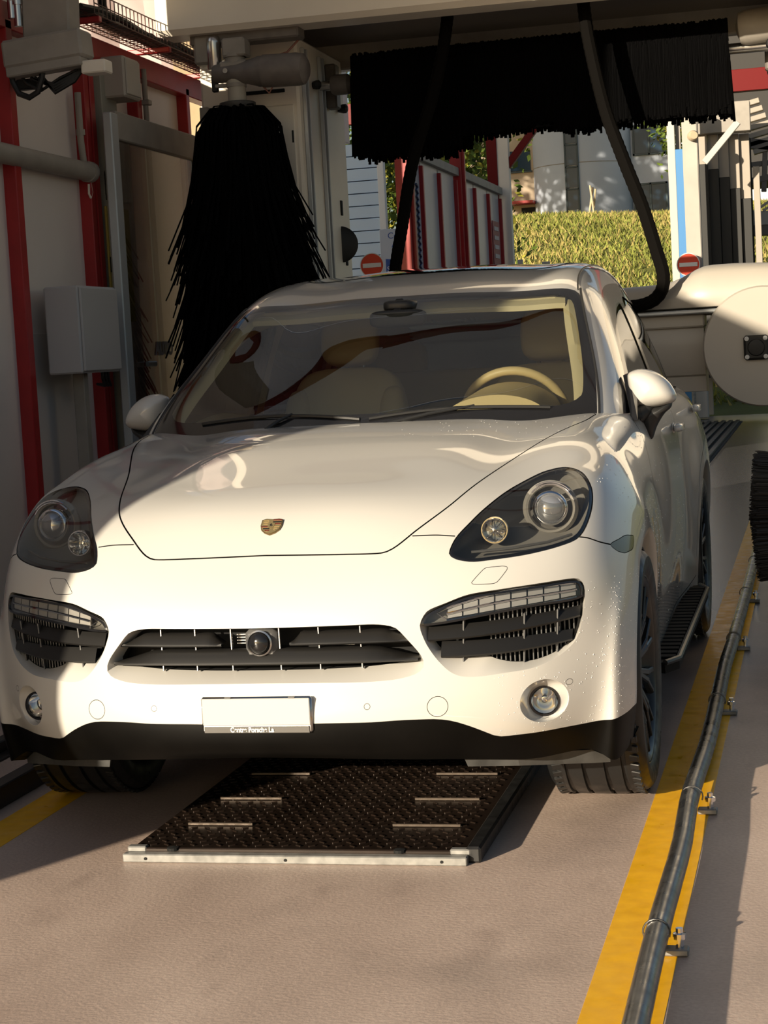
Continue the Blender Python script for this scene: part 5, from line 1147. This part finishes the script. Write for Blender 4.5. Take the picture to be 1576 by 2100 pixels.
for lb, pts, nm in (('ribbed black air hose hanging down behind the shaded side of the car roof', [(-.43, -.10, 3.28), (-.47, -.16, 3.0), (-.54, -.2, 2.73), (-.66, -.22, 2.40), (-.74, -.22, 2.05), (-.80, -.2, 1.80), (-.84, -.10, 1.60)], 0), ('ribbed black air hose curving round into the open end of the dryer bar', [(.30, -.12, 3.26), (.335, -.2, 2.98), (.41, -.24, 2.60), (.50, -.26, 2.32), (.595, -.28, 2.05), (.665, -.32, 1.80), (.692, -.335, 1.69), (.68, -.335, 1.61), (.635, -.325, 1.56), (.565, -.295, 1.538), (.49, -.23, 1.536)], 1)):
    h_ = cr(pts, 110, False); t = MB(); t.tube([tuple(p) for p in h_], [.034+.0022*(k % 2) for k in range(110)], 10); o = t.build('air_hose', mat('hose_rubber', (.004, .0035, .003), .8, spec=.06), smooth=True, angle=30); o.location = (0, 4.75, 0)
    tag(o, lb, 'hose')
# ------------------------------------------------------------------ hall roof and far portal
def sheet(name, col):
    m = bpy.data.materials.new(name); m.use_nodes = True; nt = m.node_tree
    for n in list(nt.nodes): nt.nodes.remove(n)
    o = nt.nodes.new('ShaderNodeOutputMaterial'); d = nt.nodes.new('ShaderNodeBsdfDiffuse'); tr = nt.nodes.new('ShaderNodeBsdfTranslucent'); mx = nt.nodes.new('ShaderNodeMixShader')
    d.inputs[0].default_value = (*col, 1); tr.inputs[0].default_value = (*col, 1); mx.inputs[0].default_value = .55
    nt.links.new(d.outputs[0], mx.inputs[1]); nt.links.new(tr.outputs[0], mx.inputs[2]); nt.links.new(mx.outputs[0], o.inputs[0]); return m
roofh = struct(thing('ceiling', None, None, (0, 0, 0)))
RPAN = sheet('roof_sheet', (.62, .64, .68))
for k in range(8):
    y0 = .3+k*1.15; t = MB(); t.box((.4, y0+.57, 4.55), (6.2, 1.12, .03)); t.build('roof_panel', RPAN, roofh)
for y in (1.35, 3.1, 5.3, 8.0):
    t = MB(); t.box((.4, y, 4.47), (6.0, .05, .12)); t.build('roof_beam', mat('roof_red', (.14, .012, .012), .5), roofh)
RED2 = mat('red_steel_far', (.13, .003, .004), .4, spec=.2)
po = thing('portal_frame', 'red steel portal frame at the far end of the bay', 'frame', (0, 17.4, 0))
for x in (-2.38, 3.4):
    t = MB(); t.box((x, 0, 2.2), (.13, .16, 4.4)); t.build('portal_post', RED2, po)
t = MB(); t.box((-2.25, .0, 2.2), (.16, .12, 4.4)); t.build('clad_post', MACH, po)
t = MB(); t.box((.4, 0, 4.40), (9.6, .16, .26)); t.build('portal_beam', RED2, po)
t = MB(); t.bar((-2.2, 0, 3.60), (-1.70, 0, 4.20), .09, .09); t.build('portal_brace', RED2, po)
# far panel wall
fw_ = struct(thing('wall_far', None, None, (-2.3, 0, 0)))
for y, w, h in ((11.7, .16, 4.4), (14.45, .14, 4.4)):
    t = MB(); t.box((0, y, h/2), (.12, w*.45, h)); t.box((.03, y+w*.6, h/2), (.12, w*.45, h)); t.build('post', RED, fw_)
PANF = mat('far_panel', (.50, .50, .51), .30, var=.05)
ys = [11.85, 12.55, 13.45, 14.35, 14.6, 15.5, 16.4, 17.25]
for a, b in zip(ys[:-1], ys[1:]):
    if b-a < .4: continue
    t = MB(); t.box((-.02, (a+b)/2, 1.65), (.03, b-a-.08, 3.20)); t.build('panel', PANF, fw_)
    t = MB(); t.box((.01, b-.02, 1.62), (.05, .05, 3.15)); t.build('mullion', RED, fw_)
t = MB(); t.box((0, 14.5, 3.29), (.08, 5.6, .09)); t.build('top_rail', MACHD, fw_)
cs_ = []
for k in range(90): cs_.append((.06, 12.28+.07*(k % 2), 3.0-k*.031))
t = MB(); t.tube(cs_, .012, 5); tag(t.build('coil_cable', mat('coil_blue', (.05, .07, .14), .5)), 'dark zigzag coil cable hanging on the far panel wall', 'cable').location = (-2.353, 0, 0)
sg = thing('red_notice', 'small red notice on the last white panel of the far wall', 'sign', (-2.26, 16.65, 2.62))
t = MB(); t.box((0, 0, 0), (.01, .46, .52)); t.build('plate', mat('notice_red', (.25, .03, .05), .5), sg)
for z in (-.16, -.05, .06, .17):
    t = MB(); t.box((.008, 0, z), (.006, .30, .05)); t.build('print_bar', mat('notice_print', (.45, .40, .42), .5), sg)
# ------------------------------------------------------------------ behind the bay: siding, signs, building
sd_ = thing('siding_shed', 'pale blue shed of overlapping horizontal boards with a white corner post', 'shed', (-5.6, 16.3, 0))
SID = mat('siding_blue', (.55, .70, .88), .55)
for k in range(26):
    z = .08+k*.15; t = MB(); t.box((0, 0, z), (4.0, .03, .138), Matrix.Rotation(radians(8), 3, 'X'), ch=.004); t.build('board', SID, sd_)
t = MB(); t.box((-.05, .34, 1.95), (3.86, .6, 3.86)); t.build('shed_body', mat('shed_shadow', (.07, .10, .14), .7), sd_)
t = MB(); t.box((2.04, -.02, 1.97), (.08, .10, 3.94)); t.build('corner_post', mat('trim_white', (.75, .76, .76), .5), sd_)
def noentry(loc, lb, r=.122, z0=0):
    s_ = thing('no_entry_sign', lb, 'sign', (loc[0], loc[1], 0)); z = loc[2]
    t = MB(); t.lathe([(0, 0), (r, 0), (r, .01), (0, .01)], (0, 0, z), (0, -1, 0), 40); t.build('disc', mat('sign_red', (.75, .06, .02), .45), s_)
    t = MB(); t.box((0, -.013, z), (r*1.6, .006, r*.36)); t.build('white_bar', mat('sign_white', (.85, .83, .78), .5), s_)
    t = MB(); t.tube([(r*cos(a), -.011, z+r*sin(a)) for a in np.linspace(0, 2*pi, 41)], .005, 5); t.build('rim', mat('sign_white', (.85, .83, .78), .5), s_)
    t = MB(); t.tube([(0, .02, z0), (0, .02, z+.05)], .02, 8); t.build('sign_post', GALV, s_, smooth=True); return s_
noentry((-2.95, 13.0, 2.27), 'red round no entry sign in front of the pale blue shed')
NE2 = noentry((.335, 12.0, 2.03), 'red round no entry sign on the pale concrete post', r=.105, z0=.57)
bn = thing('banner_board', 'white and blue advertising board beside the pale blue shed', 'sign', (-3.15, 15.2, 2.18))
t = MB(); t.box((0, 0, .30), (.44, .02, .60)); t.build('board', mat('banner_white', (.62, .66, .72), .5), bn)
t = MB(); t.prism([(-.16, -.012, .02), (.20, -.012, .05), (.20, -.012, .23), (-.16, -.012, .26)], (0, -.004, 0)); t.build('blue_arrow', mat('banner_blue', (.04, .10, .36), .5), bn)
text_obj('board_lettering', 'STATION', .085, mat('sign_white', (.85, .83, .78), .5), bn, M4((.03, -.018, .14), (1, 0, 0), (0, 0, 1)), .001)
text_obj('board_lettering', 'Centre\nAuto', .10, mat('banner_blue', (.04, .10, .36), .5), bn, M4((.02, -.012, .47), (1, 0, 0), (0, 0, 1)), .001)
for x in (-.18, .18):
    t = MB(); t.box((x, .03, -1.09), (.04, .03, 2.2)); t.build('board_leg', GALV, bn)
# open side: posts and machinery of the next bay
pst = thing('striped_post', 'slim white post with a sky blue strip next to the concrete post', 'post', (.17, 13.0, 0))
t = MB(); t.box((-.02, 0, 2.09), (.075, .08, 3.02)); t.build('white_post', mat('post_white', (.46, .44, .40), .5), pst)
t = MB(); t.box((.055, -.01, 1.89), (.075, .06, 2.62)); t.build('blue_strip', mat('strip_blue', (.045, .20, .46), .4), pst)
t = MB(); t.box((.045, .06, 2.09), (.05, .04, 3.02)); t.build('dark_channel', MACHD, pst)
cp = thing('concrete_post', 'broad pale concrete post with a small lamp near its top', 'post', (.388, 12.15, 0))
t = MB(); t.box((0, 0, 2.04), (.145, .14, 2.92), ch=.01); t.build('shaft', mat('pale_concrete', (.42, .39, .345), .7, var=.12, vscale=4, bump=.1, bscale=30), cp)
t = MB(); t.lathe([(.045, 0), (.05, .06), (.035, .09)], (.02, -.07, 3.22), (.3, -1, 0), 18); t.build('lamp_head', mat('lamp_tan', (.50, .40, .27), .5), cp, smooth=True)
nb = thing('louvre_cabinet', 'row of tall upright panels of the neighbouring wash bay, their lower halves dark', 'cabinet', (.64, 12.6, 0))
for k in range(5):
    x = -.17+k*.098; t = MB(); t.box((x, k*.05, 2.62), (.097, .05, 1.32)); t.build('upper_panel', mat('nb_tan', (.34, .30, .25), .5), nb)
    t = MB(); t.box((x, k*.05-.01, (.95+(3.0, 2.95, 2.87, 2.76, 2.66)[k])/2), (.097, .06, (3.0, 2.95, 2.87, 2.76, 2.66)[k]-.95)); t.build('lower_panel', mat('nb_black', (.014, .014, .013), .5), nb)
t = MB(); t.box((.02, 0, 3.42), (.55, .2, .28)); t.build('cabinet_head', MACHD, nb)
t = MB(); t.box((.03, .32, 2.1), (.50, .04, 2.3)); t.build('cabinet_back', DARKV, nb)
t = MB(); t.box((.33, .1, 2.0), (.06, .08, 1.9)); t.build('end_post', mat('nb_tan', (.34, .30, .25), .5), nb)
t = MB(); t.bar((-.12, -.6, 2.96), (.20, -.6, 3.31), .06, .05, up=(0, 1, 0)); t.build('diagonal_brace', mat('post_white', (.46, .44, .40), .5), nb)
t = MB(); t.box((.12, .2, 1.02), (1.1, .1, .10)); t.box((.68, .2, .79), (.1, .1, .44)); t.box((-.2, .25, .79), (.06, .06, .44)); t.build('cabinet_stand', MACHD, nb)
nm_ = thing('neighbour_machine', 'cluttered sunlit machinery of the next wash bay, with slats and mesh basket', 'machine', (1.0, 13.3, 0))
for k in range(7):
    t = MB(); t.box((-.12+.03*k, 0, 3.62-k*.075), (.26, .10, .05), Matrix.Rotation(radians(-12), 3, 'Y')); t.build('slat', mat('nb_tan', (.34, .30, .25), .5), nm_)
t = MB()
for k in range(9): t.bar((.14+.012*k, -.05, 3.66-.055*k), (.34+.012*k, -.05, 3.68-.055*k), .006, .006)
for k in range(6): t.bar((.14+.04*k, -.05, 3.68), (.24+.04*k, -.05, 3.22), .006, .006)
o = t.build('mesh_basket', MACHD, nm_); o['kind'] = 'stuff'
for k, (a, b, w) in enumerate((((-.20, 0, 3.25), (.5, 0, 3.12), .10), ((-.15, 0, 3.02), (.5, .1, 3.06), .05), ((-.1, 0, 2.86), (.5, 0, 2.96), .06), ((.05, .0, 3.2), (.02, 0, 2.75), .05))):
    t = MB(); t.bar(a, b, w, w); t.build('frame_bar', MOTOR, nm_)
t = MB(); t.box((.22, .3, 2.78), (.30, .2, .22)); t.build('machine_box', mat('post_white', (.46, .44, .40), .5), nm_)
t = MB(); t.box((.15, .2, 2.50), (.62, .2, .14)); t.build('machine_box', mat('post_white', (.46, .44, .40), .5), nm_)
t = MB(); t.box((.15, .2, 2.38), (.62, .18, .10)); t.build('machine_base', MOTOR, nm_)
for a, b in (((-.1, .1, 2.56), (.3, .1, 2.80)), ((.0, .1, 2.57), (.4, .1, 2.78))):
    t = MB(); t.bar(a, b, .025, .025); t.build('tie_bar', mat('post_white', (.46, .44, .40), .5), nm_)
for x in (.47,):
    t = MB(); t.box((x, .2, 1.5), (.06, .06, 1.86)); t.build('machine_leg', MACHD, nm_)
# these stand well down the yard, modelled at a small size and set out at their real size and place
for o, p in ((pst, (-.774, 26.46)), (cp, (-.397, 24.99)), (nb, (.039, 25.77)), (nm_, (.662, 26.98)), (NE2, (-.489, 24.73))):
    o.location = (p[0], p[1], -.986); o.scale = (1.73, 1.73, 1.73)
ca = thing('shade_backdrop', 'dark canopy block added for shade behind the machinery of the next wash bay', 'backdrop', (4.0, 33, 0))
t = MB(); t.box((0, 0, 6.3), (8.6, 3, 3.8)); t.build('backdrop_block', mat('backdrop_dark', (.03, .028, .026), .7), ca)  # added dark block standing for deep shade and hiding the bright sky
for x in (3.2, 4.2):
    t = MB(); t.box((x, -1, 2.4), (.2, .2, 4.8)); t.build('backdrop_post', MACHD, ca)
# dark ribbed floor strip further down the bay
rm = thing('ribbed_mat', 'dark ribbed floor mat on the wet ground far behind the car', 'mat', (-.9, 18.4, 0))
for k in range(22):
    x = -1.15+k*.11; t = MB(); t.box((x, 0, .02), (.06, 10, .04)); t.build('rib', mat('rib_dark', (.012, .012, .012), .5), rm)
t = MB(); t.box((0, 0, .006), (2.45, 10.2, .012)); t.build('mat_base', DARKV, rm)
# tarpaulin and the building outside the wall
rows = []
for k in range(25):
    z = 3.0+k*.09; rows.append([(-2.72-.07*j-.03*sin(z*2), 6.6+.07*sin(j*.6+z*3.1)+.06*sin(j*.25-z*5)+.03*sin(j*1.7+z), z) for j in range(30)])
t = MB(); t.grid(rows); tag(t.build('tarpaulin', mat('tarp_pink', (.40, .325, .315), .6), smooth=True), 'pale pink tarpaulin with folds hanging beyond the cable tray', 'tarpaulin')
ob = thing('ochre_building', 'sunlit ochre rendered building outside the panel wall', 'building', (-5.2, 10.2, 0))
t = MB(); t.box((0, 0, 3), (3.75, 1.2, 6)); t.build('wall', mat('ochre', (.34, .27, .165), .85, var=.15, vscale=5, bump=.2, bscale=25), ob)
t = MB(); t.box((1.72, -.64, 3), (.10, .1, 6)); t.build('corner_trim', mat('trim_white', (.75, .76, .76), .5), ob)
t = MB(); t.box((1.82, -.66, 3), (.03, .08, 6)); t.build('down_pipe', CABLE, ob)
# office building with the round tower
of = thing('office_building', 'pale office building with a round stair tower and tall window strip on the bank', 'building', (-6.57, 62.0, 4.0))
TOW = mat('tower_render', (.46, .51, .60), .8, var=.08, vscale=.6)
t = MB(); t.lathe([(1.82, 0), (1.82, 9)], (0, 0, 0), (0, 0, 1), 48); t.build('stair_tower', TOW, of, smooth=True, angle=30)
for z in (3.75,):
    t = MB(); t.lathe([(1.825, 0), (1.83, .01), (1.825, .03)], (0, 0, z), (0, 0, 1), 48); t.build('render_joint', MACHD, of)
FRM = mat('frame_teal', (.02, .045, .06), .4); PANE = mat('sky_pane', (.015, .04, .075), .12, spec=.35)
for k in range(7):
    z = .9+k*.78; t = MB(); t.box((-.18, -1.83, z), (.40, .06, .70)); w_ = t.build('strip_window', PANE, of)
    t = MB(); t.box((-.18, -1.85, z+.37), (.46, .08, .06)); t.build('transom', FRM, w_)
for x in (-.40, .04):
    t = MB(); t.box((x, -1.85, 4.0), (.06, .08, 6.4)); t.build('window_jamb', FRM, of)
t = MB(); t.box((4.6, 1.2, 4.5), (6.0, 3.0, 9)); t.build('wing', TOW, of)
for x0, z0, w, h in ((2.45, 4.52, 1.10, 1.02), (2.45, 2.40, 1.15, 1.1), (4.4, 4.52, 1.1, 1.02), (4.4, 2.4, 1.1, 1.1)):
    t = MB(); t.box((x0, -.32, z0), (w, .06, h)); w_ = t.build('window', PANE, of)
    for q in (-.5, 0, .5):
        t = MB(); t.box((x0+q*w, -.36, z0), (.07, .07, h+.07)); t.build('frame_bar', FRM, w_)
    for q in (-.5, .5):
        t = MB(); t.box((x0, -.36, z0+q*h), (w+.07, .07, .07)); t.build('frame_bar', FRM, w_)
t = MB(); t.box((-3.4, 1.0, 4.5), (3.4, 3, 9)); t.build('wing', mat('cream_wall', (.42, .34, .25), .8), of)
for z, h in ((4.30, .72),):
    t = MB(); t.box((-2.6, -.52, z-.2), (1.5, .06, h)); w_ = t.build('window', PANE, of); t = MB(); t.box((-2.6, -.55, z-.6), (1.6, .06, .06)); t.build('frame_bar', FRM, w_)
t = MB(); t.box((-2.3, -.9, 2.55), (1.2, .9, .10)); t.build('red_canopy', RED, of)
t = MB(); t.box((-2.0, -.53, 1.6), (.5, .06, 1.6)); t.build('doorway', DARKV, of)
st = thing('tree_stakes', 'three pale wooden tree stakes tied together on top of the grass bank', 'stakes', (-4.6, 47, 4.75))
for a, b in (((-.10, 0, 0), (.06, .1, 1.0)), ((.10, 0, 0), (.0, -.05, 1.05)), ((0, .2, 0), (.14, .05, .95))):
    t = MB(); t.tube([a, b], .03, 7); t.build('stake', mat('stake_wood', (.50, .40, .26), .8), st)
# trees
LEAF = mat('leaf_green', (.10, .15, .02), .6, var=.3, vscale=3); LEAFY = mat('leaf_yellow', (.34, .32, .04), .6, var=.3, vscale=3); BARK = mat('bark', (.10, .075, .05), .9, bump=.4, bscale=20)
def tree(name, lb, loc, h, r, n, leaf=.16, yellow=.35, seed=1, zc=None):
    r_ = random.Random(seed); o = thing(name, lb, 'tree', loc, 'trees behind the wash bay')
    t = MB(); t.tube([(0, 0, -.2), (.05, .0, h*.3), (.0, .05, h*.62), (.05, 0, h*.9)], [.16, .13, .09, .03], 8); t.build('trunk', BARK, o, smooth=True)
    t = MB(); bl = []
    for k in range(16):
        a = r_.uniform(0, 2*pi); z = h*r_.uniform(.35, .92); q = r*r_.uniform(.5, .95)*(1-.5*max(0, z/h-.6)); c_ = Vector((cos(a)*q, sin(a)*q, z+r_.uniform(0, .3))); bl.append(c_); t.tube([(0, 0, z*.8), tuple(c_*.55+Vector((0, 0, z*.42))), tuple(c_)], [.05, .03, .012], 5)
    t.build('branch', BARK, o)
    VV = ([], []); FF = ([], [])
    for k in range(n):
        c_ = bl[r_.randrange(len(bl))]; p = c_+Vector((r_.gauss(0, r*.26), r_.gauss(0, r*.26), r_.gauss(0, h*.085)))
        j = 1 if r_.random() < yellow else 0; V_, F_ = VV[j], FF[j]; s_ = leaf*r_.uniform(.6, 1.3); a = Vector((r_.gauss(0, 1), r_.gauss(0, 1), r_.gauss(0, 1))).normalized(); b = a.orthogonal().normalized(); i = len(V_)
        V_ += [p-a*s_*.5, p+b*s_*.3, p+a*s_*.5, p-b*s_*.3]; F_.append((i, i+1, i+2, i+3))
    for j, m in ((0, LEAF), (1, LEAFY)):
        if VV[j]: q = mesh_obj('foliage', VV[j], FF[j], m, o); q['kind'] = 'stuff'
tree('leafy_tree', 'tall yellow green tree rising behind the pale blue shed', (-6.9, 21.0, 0), 7.4, 1.5, 8000, .14, .5, 21)
tree('leafy_tree', 'green tree standing behind the white far panels and red posts', (-4.75, 25.4, 0), 6.2, 1.2, 9000, .14, .25, 22)
tree('leafy_tree', 'dark green tree in front of the office windows on the bank', (-1.55, 46, 4.6), 4.2, 1.1, 3600, .16, .1, 23)
tree('leafy_tree', 'big tree out on the bank whose leaves throw dappled shade on the round tower', (-13.5, 46, 4.0), 10.0, 3.8, 5600, .40, .3, 24)
# small white car roof line and bollard at the foot of the bank
bo = thing('bollard', 'small white bollard at the foot of the grass bank', 'bollard', (-2.5, 20, 0))
t = MB(); t.box((0, 0, 1.28), (.07, .07, 2.56)); t.build('bollard_post', mat('post_white', (.46, .44, .40), .5), bo)
t = MB(); t.box((.36, 0, 2.45), (.11, .06, .12)); t.bar((.36, .02, 0), (.36, .02, 2.4), .02, .02); t.build('meter_head', mat('post_white', (.46, .44, .40), .5), bo)
